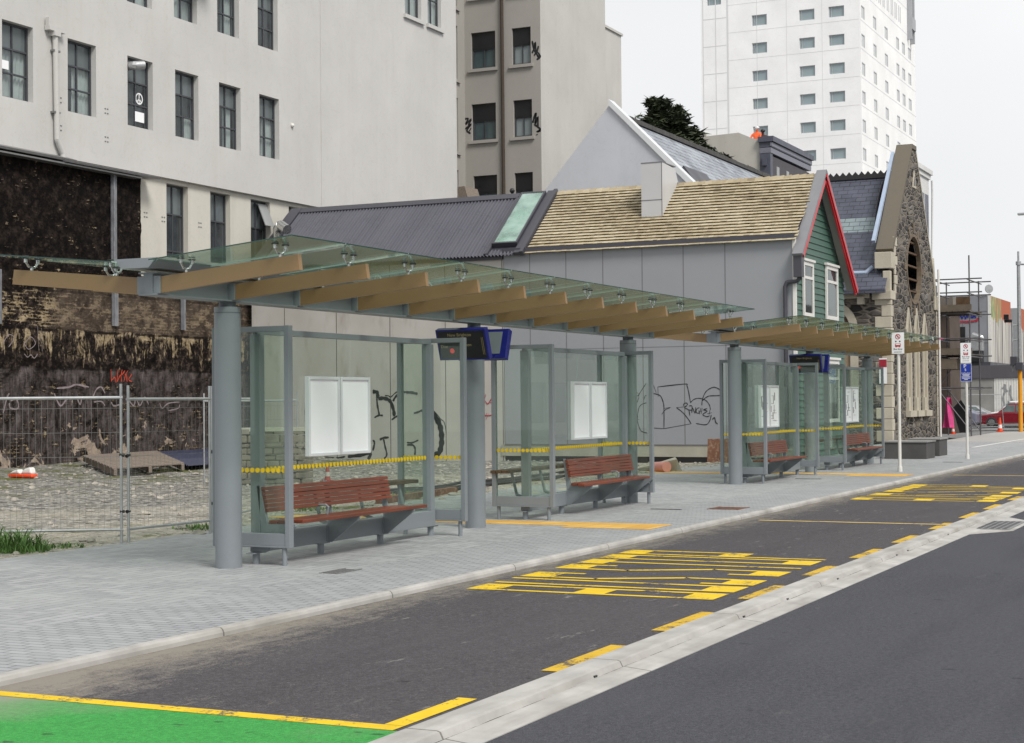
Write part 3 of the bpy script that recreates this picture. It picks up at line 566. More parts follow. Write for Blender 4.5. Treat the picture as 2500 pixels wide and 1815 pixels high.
# ---------------------------------------------------------------- road markings (each one a thing)
ZM = -.056; SM = 1.76/1.82      # markings lie just above the lane surface
def mark(name, label, cat, polys, m, group=None, dz=0):
    k = MB()
    for p in polys: k.poly([(x*SM, y*SM, ZM+dz) for x, y in p])
    return tag(k.build(name, m), label, cat, group)
def rect(a, b, c, d): return [(a, c), (b, c), (b, d), (a, d)]
def bus_text(x0, x1, yb, yt):
    H = yt-yb; n = 8; adv = (x1-x0)/(7*1.0+.45); w = adv*.80; t = .085; b = .115*H
    P = []; x = x0
    def add(*q):
        P.extend([[(X, yb+Y) for X, Y in s] for s in q])
    R_ = lambda a, bb, c, d: rect(a, bb, c, d)
    for ch in 'BUS STOP':
        if ch == ' ': x += adv*.45; continue
        a, e = x, x+w
        st = R_(a, a+t, 0, H)
        if ch == 'B': add(st, R_(a+t, e, 0, b*1.1), R_(a+t, e, H/2-b*.55, H/2+b*.55), R_(a+t, e, H-b*1.1, H), R_(e-t, e, b*1.1, H/2-b*.55), R_(e-t, e, H/2+b*.55, H-b*1.1))
        if ch == 'U': add(st, R_(e-t, e, 0, H), R_(a+t, e-t, 0, b*1.2))
        if ch == 'S': add(R_(a, e, H-b*1.2, H), R_(a, a+t, H*.66, H-b*1.2), [(a, H*.66), (a+t, H*.69), (e, H*.34), (e-t, H*.31)], R_(e-t, e, b*1.2, H*.34), R_(a, e, 0, b*1.2), R_(e-t, e, H*.78, H-b*1.2), R_(a, a+t, b*1.2, H*.22))
        if ch == 'T': add(R_(a, e, H-b*1.1, H), R_((a+e)/2-t/2, (a+e)/2+t/2, 0, H-b*1.1))
        if ch == 'O': add(st, R_(e-t, e, 0, H), R_(a+t, e-t, 0, b*1.2), R_(a+t, e-t, H-b*1.2, H))
        if ch == 'P': add(st, R_(a+t, e, H-b*1.1, H), R_(a+t, e, H*.45-b*.55, H*.45+b*.55), R_(e-t, e, H*.45+b*.55, H-b*1.1))
        x += adv
    return P
mark('road_marking', 'yellow BUS STOP lettering on the bus lane nearest the camera', 'road marking', bus_text(14.36, 18.95, 4.81, 7.33), M['yellow'], 'BUS STOP letterings on the bus lane')
mark('road_marking', 'yellow BUS STOP lettering on the bus lane beside the second canopy', 'road marking', bus_text(29.6, 35.3, 4.75, 7.3), M['yellow'], 'BUS STOP letterings on the bus lane')
dash = [(8.135, 9.05, 'long yellow edge line where the green surface meets the median kerb'), (10.17, 11.44, 'worn yellow dash nearest the camera, first past the green surface corner'), (12.28, 13.51, 'worn yellow dash second from the green surface, short of the near BUS STOP lettering'), (14.53, 15.69, 'worn yellow dash beside the B of the near BUS STOP lettering'), (16.69, 17.75, 'worn yellow dash beside the second word of the near BUS STOP lettering'),
        (18.7, 19.92, 'yellow dash just past the P of the near BUS STOP lettering'), (20.88, 22.05, 'yellow dash second past the near BUS STOP lettering'), (23.2, 24.45, 'yellow dash touching the end of the thin yellow cross line'), (25.5, 26.8, 'yellow dash beside the kerb drain grate'), (27.6, 28.9, 'yellow dash second past the thin yellow cross line'), (30.2, 31.4, 'pale yellow dash beside the far BUS STOP lettering')]
for i, (a, b, lb) in enumerate(dash):
    y1 = 4.63 if i else 4.68
    mark('road_marking', lb, 'road marking', [rect(a, b, y1-.13, y1)], M['yellow'] if i == 0 else M['yellow_dash'], 'yellow lane edge dashes along the median kerb')
mark('green_surface', 'bright green painted cycle surface at the bottom left corner', 'painted surface', [[(-20, 4.5), (8.0, 4.5), (8.0, 7.63), (-20, 7.63)]], M['greenpaint'], None, -.002)
mark('road_marking', 'solid yellow line across the lane edging the green surface', 'road marking', [rect(8.001, 8.13, 4.55, 7.62)], M['yellow'])
mark('road_marking', 'thin yellow line across the bus lane between the two BUS STOP letterings', 'road marking', [rect(24.05, 24.17, 4.62, 7.33)], M['yellow_thin'], 'thin lines across the bus lane')
mark('road_marking', 'thin pale line across the bus lane beyond the far BUS STOP lettering', 'road marking', [rect(39.6, 39.75, 4.6, 7.3)], M['yellow_thin'], 'thin lines across the bus lane')
mark('road_marking', 'short faint white line across the lane farthest from the camera', 'road marking', [rect(50.0, 50.15, 4.6, 7.2)], M['offwhite'], 'thin lines across the bus lane')
def tact(label, ps):
    k = MB()
    for q in ps: k.box(*q, .001, .006)
    tag(k.build('tactile_paving', M['tactile']), label, 'tactile paving', 'yellow tactile strips across the pavement')
tact('yellow tactile strip between the first and second shelters, wide at the kerb', [(20.75, 21.35, 9.0, 13.9), (20.45, 21.35, 7.72, 9.0)])
tact('yellow tactile strip between the third and fourth shelters, near the sign pole', [(36.7, 37.3, 9.0, 14.0), (36.15, 37.3, 7.72, 9.0)])
def grate(label, cx, cy, n=7, w=.5, d=.3, m=None, group='covers and grates in the pavement', z=0.002):
    k = MB(); k.box(cx-w/2, cx+w/2, cy-d/2, cy+d/2, z-.01, z+.001)
    f = MB(); f.box(cx-w/2-.03, cx+w/2+.03, cy-d/2-.03, cy-d/2, z-.01, z+.006); f.box(cx-w/2-.03, cx+w/2+.03, cy+d/2, cy+d/2+.03, z-.01, z+.006)
    for i in range(n): x = cx-w/2+w*(i+.5)/n; f.box(x-.018, x+.018, cy-d/2, cy+d/2, z-.01, z+.005)
    r = thing('drain_grate', label, 'drain grate', (cx, cy, 0), group); k.build('pit', M['black'], r); f.build('bars', m or M['galv_dark'], r)
grate('small slotted drain grate in the paving before the first shelter', 14.35, 8.75, 6, .42, .16)
grate('brown iron cover in the paving near the kerb past the second shelter', 24.85, 8.05, 9, .55, .45, M['rustboard'])
def slot(label, x, y, w, d):
    tag(MB().box(x, x+w, y-d/2, y+d/2, .001, .006).build('cover_plate', M['black']), label, 'cover plate', 'dark slit covers in the pavement')
slot('dark narrow slit cover in the paving left of the brown iron cover', 24.3, 8.9, .08, .5)
slot('dark narrow slit cover in the paving before the third shelter', 34.5, 9.4, .1, .55)
slot('dark narrow slit cover in the paving beside the far white sign pole', 44.5, 8.2, .15, .5)
k = MB(); k.box(23.3, 24.9, 3.55, 4.03, -.118, -.104); kk = MB()
for i in range(14):
    for j in range(5): x = 23.38+i*.108; y = 3.6+j*.085; kk.box(x, x+.07, y, y+.055, -.105, -.101)
r = thing('kerb_drain', 'concrete sump with diamond drain grate in the median gutter at right', 'drain grate', (24.1, 3.72, -.11))
k2 = MB(); k2.prism([(22.4, 3.93), (23.2, 3.48), (25.0, 3.48), (25.8, 3.93)], 'Z', -.22, -.1105); k2.build('concrete_apron', M['kerb'], r); k.build('grate', M['galv_dark'], r); kk.build('holes', M['black'], r)

# ---------------------------------------------------------------- bus canopies
def canopy(X0, Y0, dz, label):
    """X0 = first rafter, Y0 = beam centre line"""
    SP = 1.243; XE = X0+SP*11
    r = thing('bus_canopy', label, 'bus canopy', (X0+1.3, Y0, 0), 'glazed bus canopies over the shelters')
    for xc in (X0+1.3, X0+7.05, X0+12.8):
        k = MB(); k.tube((xc, Y0, 0), (xc, Y0, 2.72+dz), .139, 32); c = k.build('column', M['steel'], r, smooth=True)
        k = MB(); k.tube((xc, Y0, 2.655+dz), (xc, Y0, 2.665+dz), .1405, 32); k.tube((xc, Y0, 2.72+dz), (xc, Y0, 2.785+dz), .09, 20); k.build('collar', M['steel_dark'], c, smooth=True)
    k = MB(); k.box(X0-.02, XE+.1, Y0-.055, Y0+.055, 2.79+dz, 2.985+dz); k.box(X0-.03, XE+.11, Y0-.11, Y0+.11, 2.775+dz, 2.79+dz); k.box(X0-.03, XE+.11, Y0-.11, Y0+.11, 2.985+dz, 3.0+dz)
    for i in range(12):
        for s in (-1, 1): k.box(X0+SP*i-.012, X0+SP*i+.0, Y0+s*.055, Y0+s*.14, 2.79+dz, 2.96+dz)
    k.build('beam', M['steel'], r)
    k = MB(); k.prism([(Y0-.27, 3.105+dz), (Y0-.16, 3.03+dz), (Y0+.16, 3.03+dz), (Y0+.27, 3.105+dz), (Y0+.25, 3.115+dz), (Y0+.155, 3.05+dz), (Y0-.155, 3.05+dz), (Y0-.25, 3.115+dz)], 'X', X0-.2, XE+.3)
    k.prism([(Y0-.26, 3.12+dz), (Y0-.16, 3.025+dz), (Y0+.16, 3.025+dz), (Y0+.26, 3.12+dz)], 'X', X0-.22, X0-.2)
    k.build('gutter', M['steel'], r)
    for i in range(12):
        x = X0+SP*i
        for s in (-1, 1):
            k = MB(); pts = [(Y0+s*.14, 2.795), (Y0+s*.14, 2.955), (Y0+s*1.71, 3.10), (Y0+s*1.73, 2.95)]
            k.prism([(a, b+dz) for a, b in pts], 'X', x, x+.06); ra = k.build('rafter', M['tan'], r)
            gz = lambda d: 3.085+.150*d/1.82
            for d, zr in ((.42, 2.985), (1.50, 3.083)):
                k = MB(); y = Y0+s*d; zr += dz; zt = gz(d)+dz
                k.tube((x+.03, y, zr), (x+.03, y, zr+.03), .016, 8)
                for q in (-.09, .09):
                    k.path([(x+.03, y, zr+.03), (x+.03+q*.5, y, zr+.035), (x+.03+q, y, zt-.045)], .011, 6)
                    k.tube((x+.03+q, y, zt-.05), (x+.03+q, y, zt-.006), .018, 8); k.tube((x+.03+q, y, zt-.012), (x+.03+q, y, zt-.001), .036, 10, None, 1)
                    k.tube((x+.03+q, y, zt+.013), (x+.03+q, y, zt+.02), .034, 10, None, 1)
                k.build('glass_fitting', [M['chrome'], M['rubber']], ra, smooth=True)
            xa, xb = (x-.30 if i == 0 else x-SP/2+.036), (x+.33 if i == 11 else x+SP/2+.024)
            k = MB(); a, b = .22, 1.84; za, zb = 3.085+dz+.006*0, 3.237+dz
            k.hexa([(xa, Y0+s*a, za), (xb, Y0+s*a, za), (xb, Y0+s*b, zb), (xa, Y0+s*b, zb), (xa, Y0+s*a, za+.012), (xb, Y0+s*a, za+.012), (xb, Y0+s*b, zb+.012), (xa, Y0+s*b, zb+.012)])
            k.mi = [0, 0, 2, 1 if i == 11 else 2, 1, 1 if i == 0 else 2]; k.build('glass_panel', [M['canopy_glass'], M['glass_edge'], M['glass_joint']], r)
    return r
canopy(13.0, 10.08, 0, 'long tan raftered glass bus canopy nearest the camera')
canopy(30.75, 10.22, .05, 'tan raftered glass bus canopy farther away, behind the white sign pole')

# ---------------------------------------------------------------- bus shelters
def shelter(X, Y, flip, label, posters):
    r = thing('bus_shelter', label, 'bus shelter', (X+2.025, Y, 0), 'glass bus shelters under the canopies'); L = 4.05
    fx = (lambda v: Vector((X+L-v.x, v.y+Y, v.z))) if flip else (lambda v: Vector((X+v.x, v.y+Y, v.z)))
    def B(mb, name, m, par=None, **k): return mb.xf(fx).build(name, m, par or r, **k)
    for xw in (0, L):                                           # end wings
        k = MB(); a, b = xw-.04, xw+.04
        k.box(a, b, -.49, -.43, .185, 2.53); k.box(a, b, .43, .49, .185, 2.53)
        k.box(a+.002, b-.002, -.43, .43, 2.47, 2.528); k.box(a+.008, b-.008, -.43, .43, .205, .335); k.box(a-.01, b+.01, -.43, .43, .187, .205)
        w = B(k, 'wing_frame', M['steel'], bevel=.004)
        B(MB().box(xw-.005, xw+.005, -.43, .43, .335, 2.47), 'wing_pane', M['glass'], w)
        k = MB(); n = 13
        for i in range(n):
            y = -.43+.86*(i+.5)/n
            for s in (-.0075, .0055): k.tube((xw+s, y, 1.0), (xw+s+.002, y, 1.0), .0265, 14)
        B(k, 'yellow_dots', M['yellow_dot'], w)
        for y in (-.40, .40): B(MB().tube((xw, y, 0), (xw, y, .19), .027, 12), 'foot', M['steel'], smooth=True)
    k = MB(); k.box(.05, L-.05, -.07, .07, .125, .325); sl_ = B(k, 'sill_beam', M['steel'], bevel=.006)
    k = MB(); k.box(.05, L-.05, -.03, .03, 2.45, 2.515)
    for a in (.05, L-.15): k.box(a, a+.1, -.06, .06, .325, 2.45)
    pf = B(k, 'back_frame', M['steel'], bevel=.004)
    for a, b in ((.15, L/2-.006), (L/2+.006, L-.15)): B(MB().box(a, b, -.005, .005, .325, 2.45), 'back_pane', M['glass'], pf)
    k = MB(); x = .2
    while x < L-.17:
        for s in (-.0075, .0055): k.tube((x, s, 1.0), (x, s+.002, 1.0), .0265, 14)
        x += .076
    B(k, 'yellow_dots', M['yellow_dot'], pf)
    for x in (.06, 1.35, 2.7, L-.06):
        k = MB(); k.tube((x, 0, 0), (x, 0, .126), .04, 14); k.box(x-.12, x+.12, -.05, .05, .112, .124); B(k, 'foot', M['steel'], smooth=True)
    # slatted bench hung on the sill
    bx0, bx1 = .08, 2.70
    k = MB()
    for i in range(3): y = -.50+i*.115; k.box(bx0-.03 if i else bx0+.12, bx1+.02 if i else bx1+.28, y, y+.1, .43, .468)
    bn = B(k, 'bench', M['slat'], bevel=.005)
    for x in (bx0+.0, bx0+1.30, bx1-.05):
        k = MB(); k.prism([(-.071, .13), (-.13, .13), (-.50, .405), (-.50, .43), (-.145, .43), (-.06, .83), (-.02, .83), (-.071, .40)], 'X', x-.03*(x < .1), x+.012)
        k.box(x-.02, x+.032, -.078, -.07, .14, .32); B(k, 'bench_bracket', M['steel'], bn)
    k = MB()
    for i in range(6):
        t0 = i/6; z0 = .555+t0*.272; y0 = -.145+(z0-.43)*.21-.034
        k.hexa([(bx0-.02, y0-.012, z0), (bx1+.0, y0-.012, z0), (bx1+.0, y0+.035, z0-.004), (bx0-.02, y0+.035, z0-.004), (bx0-.02, y0-.005, z0+.0375), (bx1, y0-.005, z0+.0375), (bx1, y0+.042, z0+.0375), (bx0-.02, y0+.042, z0+.0375)])
    B(k, 'backrest', M['slat'], bn, bevel=.003)
    k = MB(); xm = bx0+.98; k.path([(xm, -.135, .57), (xm, -.25, .575), (xm, -.285, .55), (xm, -.27, .468)], .012, 8)
    B(k, 'armrest', M['steel'], bn, smooth=True)
    # perch rail on the lot side
    k = MB()
    for x in (1.75, 2.75, 3.75): k.path([(x, .07, .28), (x, .25, .34), (x, .33, .66)], .022, 8)
    pr = B(k, 'perch_rail', M['steel'], smooth=True)
    k = MB()
    for y in (.24, .33, .42): k.box(1.5, 4.12, y, y+.08, .665, .71)
    B(k, 'perch_board', M['timber'], pr, bevel=.004)
    # notice boards
    bxs = (1.02, 1.71) if not flip else (L-2.33, L-1.64)
    for i, x in enumerate(bxs):
        x0, x1, z0, z1 = x, x+.67, 1.11, 2.01; k = MB(); yb = -.055
        for a, b, c, d in ((x0, x0+.035, z0, z1), (x1-.035, x1, z0, z1), (x0+.035, x1-.035, z0, z0+.035), (x0+.035, x1-.035, z1-.035, z1)): k.box(a, b, yb-.012, yb+.045, c, d)
        fx2 = lambda v: Vector((X+v.x, v.y+Y, v.z))
        nb = k.xf(fx2).build('notice_board', M['white'], r, bevel=.004)
        MB().box(x0+.035, x1-.035, yb+.006, yb+.04, z0+.035, z1-.035).xf(fx2).build('notice_sheet', M['sheet'], nb)
        if posters:
            k = MB(); rr = random.Random(5+i+posters)
            for _ in range(5 if posters == 1 else 4):
                a = rr.uniform(x0+.08, x1-.15); c = rr.uniform(z0+.12, z1-.3); k.box(a, a+rr.uniform(.03, .06), yb+.003, yb+.0059, c, c+rr.uniform(.12, .25))
            for _ in range(8): a = rr.uniform(x0+.07, x1-.3); c = rr.uniform(z0+.1, z1-.1); k.box(a, a+.2, yb+.004, yb+.0058, c, c+.008)
            k.xf(fx2).build('notice_print', M['graf_grey'] if i else M['black'], nb)
    return r
shelter(14.67, 10.03, False, 'nearest glass bus shelter with red slatted bench and two blank white boards', 0)
shelter(21.6, 10.08, True, 'second glass bus shelter, its red bench toward the far end, past the blue screens', 0)
shelter(32.45, 10.17, False, 'third glass bus shelter, first under the far canopy, with printed timetables', 1)
shelter(39.0, 10.17, True, 'farthest glass bus shelter, beside the stone church and dark stone blocks', 2)

# ---------------------------------------------------------------- departure displays
def display(X, Y, dz, label):
    r = thing('departure_display', label, 'display', (X, Y, 2.3+dz), 'blue departure displays hung at the middle columns')
    for s in (-1, 1):
        th = R(19)*1
        def T(u, w, d):        # u across (Y), w up, d outwards
            zc = 2.475+dz; xx = X+s*(.36+d*math.cos(th)+w*math.sin(th)); return (xx, Y+u, zc+w*math.cos(th)-d*math.sin(th))
        def bx(mb, u0, u1, w0, w1, d0, d1, m=0): mb.hexa([T(u, w, d) for w in (w0, w1) for u, d in ((u0, d0), (u1, d0), (u1, d1), (u0, d1))], m)
        k = MB(); bx(k, -.375, .375, -.215, .215, -.10, .0); h = k.build('housing', M['navy'], r, bevel=.008)
        k = MB(); bx(k, -.345, .345, -.19, .19, .0005, .004); k.build('screen', M['black'], h)
        k = MB(); bx(k, -.28, .28, -.15, .17, -.104, -.1005); k.build('back_plate', M['steel'], h)
        k = MB()
        if s < 0:
            add_text(k, 'New Brighton', .062, lambda a, b, c: T(-a+.02, .14+b, .005+c))
            add_text(k, 'ton', .06, lambda a, b, c: T(-a-.10, .0+b, .005+c)); add_text(k, 'Due', .06, lambda a, b, c: T(-a+.27, -.02+b, .005+c))
            for j in range(2): bx(k, -.325+.02*j, -.32+.02*j, -.14, .1, .005, .006)
            k.build('led_text', M['amber'], h)
            k = MB(); k.tube(T(.16, -.08, .005), T(.16, -.08, .008), .035, 12); k.build('red_reflection', M['redrefl'], h)
            k = MB(); bx(k, -.03, .03, -.05, .05, -.25, -.1); k.build('bracket', M['steel_dark'], h)
        else:
            k = MB(); bx(k, -.03, .03, -.05, .05, -.25, -.1); k.build('bracket', M['steel_dark'], h)
    return r
display(20.05, 10.08, 0, 'blue backed departure display on the middle column of the near canopy')
display(37.8, 10.22, .05, 'blue backed departure display on the middle column of the far canopy')

# ---------------------------------------------------------------- sign poles
def signpole(x, y, label, second):
    r = thing('sign_pole', label, 'bus stop sign', (x, y, 0), 'white bus stop sign poles')
    MB().tube((x, y, 0), (x, y, 3.2), .038, 14).build('pole', M['offwhite'], r, smooth=True)
    MB().tube((x, y, 0), (x, y, .12), .055, 14).build('pole_foot', M['offwhite'], r, smooth=True)
    z1 = 3.24; z0 = 2.745 if not second else 2.68; w = .145
    p = MB().box(x-.05, x-.042, y-w, y+w, z0, z1).build('sign_panel', M['sheet'], r, bevel=.003)
    T = lambda yy, zz: (lambda a, b, c: (x-.051-c, y-yy-a, zz+b))
    zc = z1-.095; k = MB()
    for i in range(24):
        a0, a1 = 6.2832*i/24, 6.2832*(i+1)/24
        k.poly([(x-.0525, y+.062*math.cos(a0), zc+.062*math.sin(a0)), (x-.0525, y+.062*math.cos(a1), zc+.062*math.sin(a1)), (x-.0525, y+.046*math.cos(a1), zc+.046*math.sin(a1)), (x-.0525, y+.046*math.cos(a0), zc+.046*math.sin(a0))])
    k.poly([(x-.0535, y+.04, zc+.028), (x-.0535, y+.028, zc+.04), (x-.0535, y-.04, zc-.028), (x-.0535, y-.028, zc-.04)])
    zb = z1-.29
    def rb(k, a, b, c, d, t=.0525): k.poly([(x-t, y-a, zb+c), (x-t, y-b, zb+c), (x-t, y-b, zb+d), (x-t, y-a, zb+d)])
    rb(k, -.065, .065, -.04, .035); rb(k, -.05, -.025, -.052, -.04); rb(k, .025, .05, -.052, -.04)
    k.build('red_symbols', paint('sign_red', (.45, .02, .03), .5, .05), p)
    k = MB(); add_text(k, 'P', .075, T(0, zc)); rb(k, -.062, -.03, .068, .098); rb(k, .03, .062, .068, .098); add_text(k, 'Bus Stop', .058, T(0, z1-.385))
    rb(k, -.09, .09, -.168, -.158) if not second else None
    if second:
        add_text(k, 'Buses only', .04, T(0, z1-.44)); rb(k, -.09, .09, -.215, -.207)
    k.build('lettering', M['black'], p)
    k = MB(); rb(k, -.05, .05, .0, .026, .0535); k.build('bus_window', M['sheet'], p)
    if second:
        q = MB().box(x-.05, x-.042, y-.15, y+.15, 2.165, 2.665).build('parking_panel', M['white'], r)
        MB().box(x-.0535, x-.0505, y-.14, y+.14, 2.177, 2.655).build('blue_field', paint('sign_blue', (.008, .035, .33), .4, .05), q)
        k = MB(); T2 = lambda yy, zz: (lambda a, b, c: (x-.0545-c, y-yy-a, zz+b))
        add_text(k, 'P', .15, T2(-.03, 2.585)); add_text(k, '5', .1, T2(-.015, 2.485)); add_text(k, 'Loading Zone', .045, T2(0, 2.40))
        for i, w_ in enumerate((.10, .09, .12, .11, .05)): zc = 2.355-.036*i; k.poly([(x-.0545, y+w_, zc), (x-.0545, y-w_, zc), (x-.0545, y-w_, zc+.014), (x-.0545, y+w_, zc+.014)])
        k.build('lettering', M['sheet'], q)
signpole(38.55, 8.31, 'white pole with one red and white Bus Stop sign, nearer the camera', False)
signpole(47.0, 8.25, 'white pole with a Bus Stop sign above a blue P 5 parking sign', True)
# ---------------------------------------------------------------- big stucco building
YB = 29.0
big = thing('apartment_building', 'tall pale stucco building with small dark steel windows at the left', 'building', (45, 29, 0))
B_W = [(31.58, 32.70), (34.02, 35.16), (36.48, 37.60), (38.63, 39.75), (40.78, 41.90), (42.91, 44.02)]
A_W = [(31.58, 32.70), (34.02, 35.16), (36.47, 37.58), (38.59, 39.70), (40.71, 41.84), (42.85, 43.97)]
holesU = [(a, b, 9.46, 11.39) for a, b in B_W]+[(a, b, 12.9, 14.82) for a, b in A_W]+[(52.30, 53.55, 15.86, 17.9), (54.05, 55.12, 15.86, 17.9)]
k = MB(); wall(k, 'Y', YB, 1, 20, 56.35, 8.2, 24, holesU, .3)
k.poly([(56.35, 29, 0), (56.35, 33, 0), (56.35, 33, 24), (56.35, 29, 24)]); k.poly([(20, 29, 24), (56.35, 29, 24), (56.35, 40, 24), (20, 40, 24)]); k.poly([(20, 29, 8.2), (56.35, 29, 8.2), (56.35, 29.3, 8.2), (20, 29.3, 8.2)])
k.build('upper_wall', M['stucco'], big)
C_W = [(38.38, 39.40), (40.5, 41.52), (42.61, 43.68), (44.75, 45.8), (46.9, 47.95)]
k = MB(); wall(k, 'Y', 29.14, 1, 36.8, 56.3, 0, 8.2, [(a, b, 5.95, 8.08) for a, b in C_W], .3); k.build('lower_wall', M['stucco_low'], big)
cs = {0: [(0, 1, 0, .66)], 1: [(.42, 1, 0, .66)], 2: None, 3: [(.7, 1, 0, .35)], 4: [(.5, .9, 0, .66), (0, .25, 0, .3)], 5: [(.45, 1, 0, .66)]}
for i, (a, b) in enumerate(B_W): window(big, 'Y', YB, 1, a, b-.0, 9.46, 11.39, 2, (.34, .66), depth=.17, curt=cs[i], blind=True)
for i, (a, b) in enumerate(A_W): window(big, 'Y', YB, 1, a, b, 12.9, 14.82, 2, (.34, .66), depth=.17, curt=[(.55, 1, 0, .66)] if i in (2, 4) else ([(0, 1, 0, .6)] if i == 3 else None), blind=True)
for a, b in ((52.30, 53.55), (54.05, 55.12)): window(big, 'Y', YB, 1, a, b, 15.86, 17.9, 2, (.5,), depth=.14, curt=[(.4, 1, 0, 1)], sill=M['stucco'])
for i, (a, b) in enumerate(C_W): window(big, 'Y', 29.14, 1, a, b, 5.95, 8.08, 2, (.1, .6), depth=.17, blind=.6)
k = MB(); k.hexa([(43.16, 28.95, 7.3), (43.64, 28.95, 7.3), (43.64, 28.98, 7.3), (43.16, 28.98, 7.3), (43.16, 29.24, 8.0), (43.64, 29.24, 8.0), (43.64, 29.27, 8.0), (43.16, 29.27, 8.0)]); k.build('open_window_sash', M['blind'], big)
# peace symbol and paper on one window
k = MB(); xc, zc = 37.22, 10.32
for i in range(28):
    a0, a1 = 6.2832*i/28, 6.2832*(i+1)/28; k.poly([(xc+.165*math.cos(a0), 29.185, zc+.165*math.sin(a0)), (xc+.165*math.cos(a1), 29.185, zc+.165*math.sin(a1)), (xc+.125*math.cos(a1), 29.185, zc+.125*math.sin(a1)), (xc+.125*math.cos(a0), 29.185, zc+.125*math.sin(a0))])
for ang in (90, -90, -45, -135):
    d = Vector((math.cos(R(ang)), 0, math.sin(R(ang)))); s_ = Vector((-d.z, 0, d.x))*.018; c0 = Vector((xc, 29.184, zc)); k.poly([c0-s_, c0+s_, c0+d*.14+s_, c0+d*.14-s_])
k.build('peace_symbol', M['sheet'], big)
MB().box(37.02, 37.42, 29.17, 29.186, 9.66, 9.94).build('paper_notice', M['sheet'], big)
MB().box(31.68, 32.0, 29.17, 29.186, 10.2, 10.42).build('paper_notice', M['sheet'], big)
# exhaust ducts, air conditioner
k = MB(); k.path([(36.62, 29.2, 11.12), (36.62, 28.85, 11.12), (36.85, 28.72, 11.16)], .12, 14); k.build('exhaust_duct', M['galv'], big, smooth=True)
k = MB(); k.path([(40.85, 29.2, 14.45), (40.85, 28.7, 14.45)], .16, 14); k.build('exhaust_duct', M['offwhite'], big, smooth=True)
k = MB(); k.box(38.95, 39.85, 28.35, 29.05, 14.28, 14.8); a = k.build('air_conditioner', M['offwhite'], big, bevel=.02)
k = MB()
for i in range(9): k.box(39.0, 39.8, 28.343, 28.35, 14.33+i*.048, 14.352+i*.048)
k.box(38.9, 39.9, 28.45, 28.95, 14.24, 14.28); k.build('grille', M['galv_dark'], a)
# downpipe with hopper
k = MB(); k.path([(33.42, 28.9, 11.45), (33.48, 28.9, 8.62), (33.70, 28.9, 8.28), (33.72, 28.9, 8.1)], .075, 10); d = k.build('downpipe', M['stucco'], big, smooth=True)
k = MB(); k.box(33.12, 33.74, 28.82, 28.98, 11.42, 11.54); k.box(33.12, 33.26, 28.84, 28.96, 11.54, 11.74); k.box(33.3, 33.54, 28.8, 29, 11.30, 11.42); k.build('pipe_hopper', M['stucco'], d)
k = MB()
for z in (9.3, 10.9): k.box(33.34, 33.58, 28.86, 29.0, z, z+.05)
k.build('pipe_bracket', M['galv_dark'], d)
k = MB()
for x, z in ((35.5, 9.63), (35.5, 8.86), (33.62, 9.63), (33.62, 8.9)):
    for dx in (0, .1):
        for dz in (0, .12): k.box(x+dx, x+dx+.05, 28.985, 29.0, z+dz, z+dz+.025)
for x, z in ((37.35, 7.0), (38.15, 6.95), (39.9, 6.95)):
    for dx in (0, .1):
        for dz in (0, .12): k.box(x+dx, x+dx+.05, 29.125, 29.14, z+dz, z+dz+.025)
k.build('wall_ties', M['galv_dark'], big)
MB().ball((44.74, 28.97, 10.67), .07, 10, 6).build('wall_vent', M['offwhite'], big, smooth=True)
k = MB(); k.box(46.5, 46.56, 28.975, 29.0, 8.2, 17.5); k.build('expansion_joint_cover', M['stucco'], big)
# light well wing
XW = 64.27
wh = [(31.16, 32.34, 16.29, 17.89), (29.46, 30.36, 16.29, 17.89), (31.16, 32.34, 13.15, 14.75), (29.43, 30.32, 13.15, 14.75), (31.13, 32.28, 10.0, 11.6), (29.42, 30.29, 10.0, 11.6), (31.18, 32.36, 19.43, 21.03), (29.48, 30.38, 19.43, 21.03)]
k = MB(); wall(k, 'X', XW, 1, 29, 32.66, 0, 24, wh, .3)
rear = [(62.3, 63.6, 15.75, 18.1), (62.3, 63.6, 12.6, 14.95), (62.3, 63.6, 9.5, 11.8), (62.3, 63.6, 18.9, 21.2)]
wall(k, 'Y', 32.66, 1, 56.35, XW, 0, 24, rear, .25); k.build('light_well_wall', M['stucco_well'], big)
for i, (a, b, c, d) in enumerate(wh):
    lit = i % 2 == 1
    window(big, 'X', XW, 1, a, b, c, d, 2, (.53,), depth=.12, sill=M['stucco_well'], fw=.07, room=False)
    T = TP('X', XW, 1); q2 = MB(); bm_(q2, T, a+.06, b-.06, .2, .21, c+.06, c+(d-c)*.54); q2.build('blind', M['white_pane_tone'] if lit and i not in (5,) else M['teal_pane_tone'], big); q = MB(); bm_(q, T, a+.02, b-.02, .10, .118, c+(d-c)*.54, d-.02); q.build('upper_shutter', M['black'], big)  # coloured sheet gives the lower pane its lit look, black shutter above
for a, b, c, d in rear: window(big, 'Y', 32.66, 1, a, b, c, d, 2, (.5,), depth=.1, sill=M['stucco_well'])
k = MB(); k.path([(XW-.1, 30.8, 24), (XW-.1, 30.76, 9.5)], .075, 10); k.build('downpipe', M['trunk'], big, smooth=True)
k = MB(); k.poly([(XW, 29, 0), (71.7, 29, 0), (71.7, 29, 26), (XW, 29, 26)]); k.poly([(71.7, 29, 0), (71.7, 40, 0), (71.7, 40, 26), (71.7, 29, 26)]); k.build('side_wall', M['stucco_side'], big)
k = MB(); k.prism([(31, 0), (31, 20.5), (40, 20.5), (40, 0)], 'X', 71.7, 78.8); k.box(71.7, 78.9, 30.92, 31.4, 20.5, 20.62); k.build('stair_tower', M['stucco_side'], big)
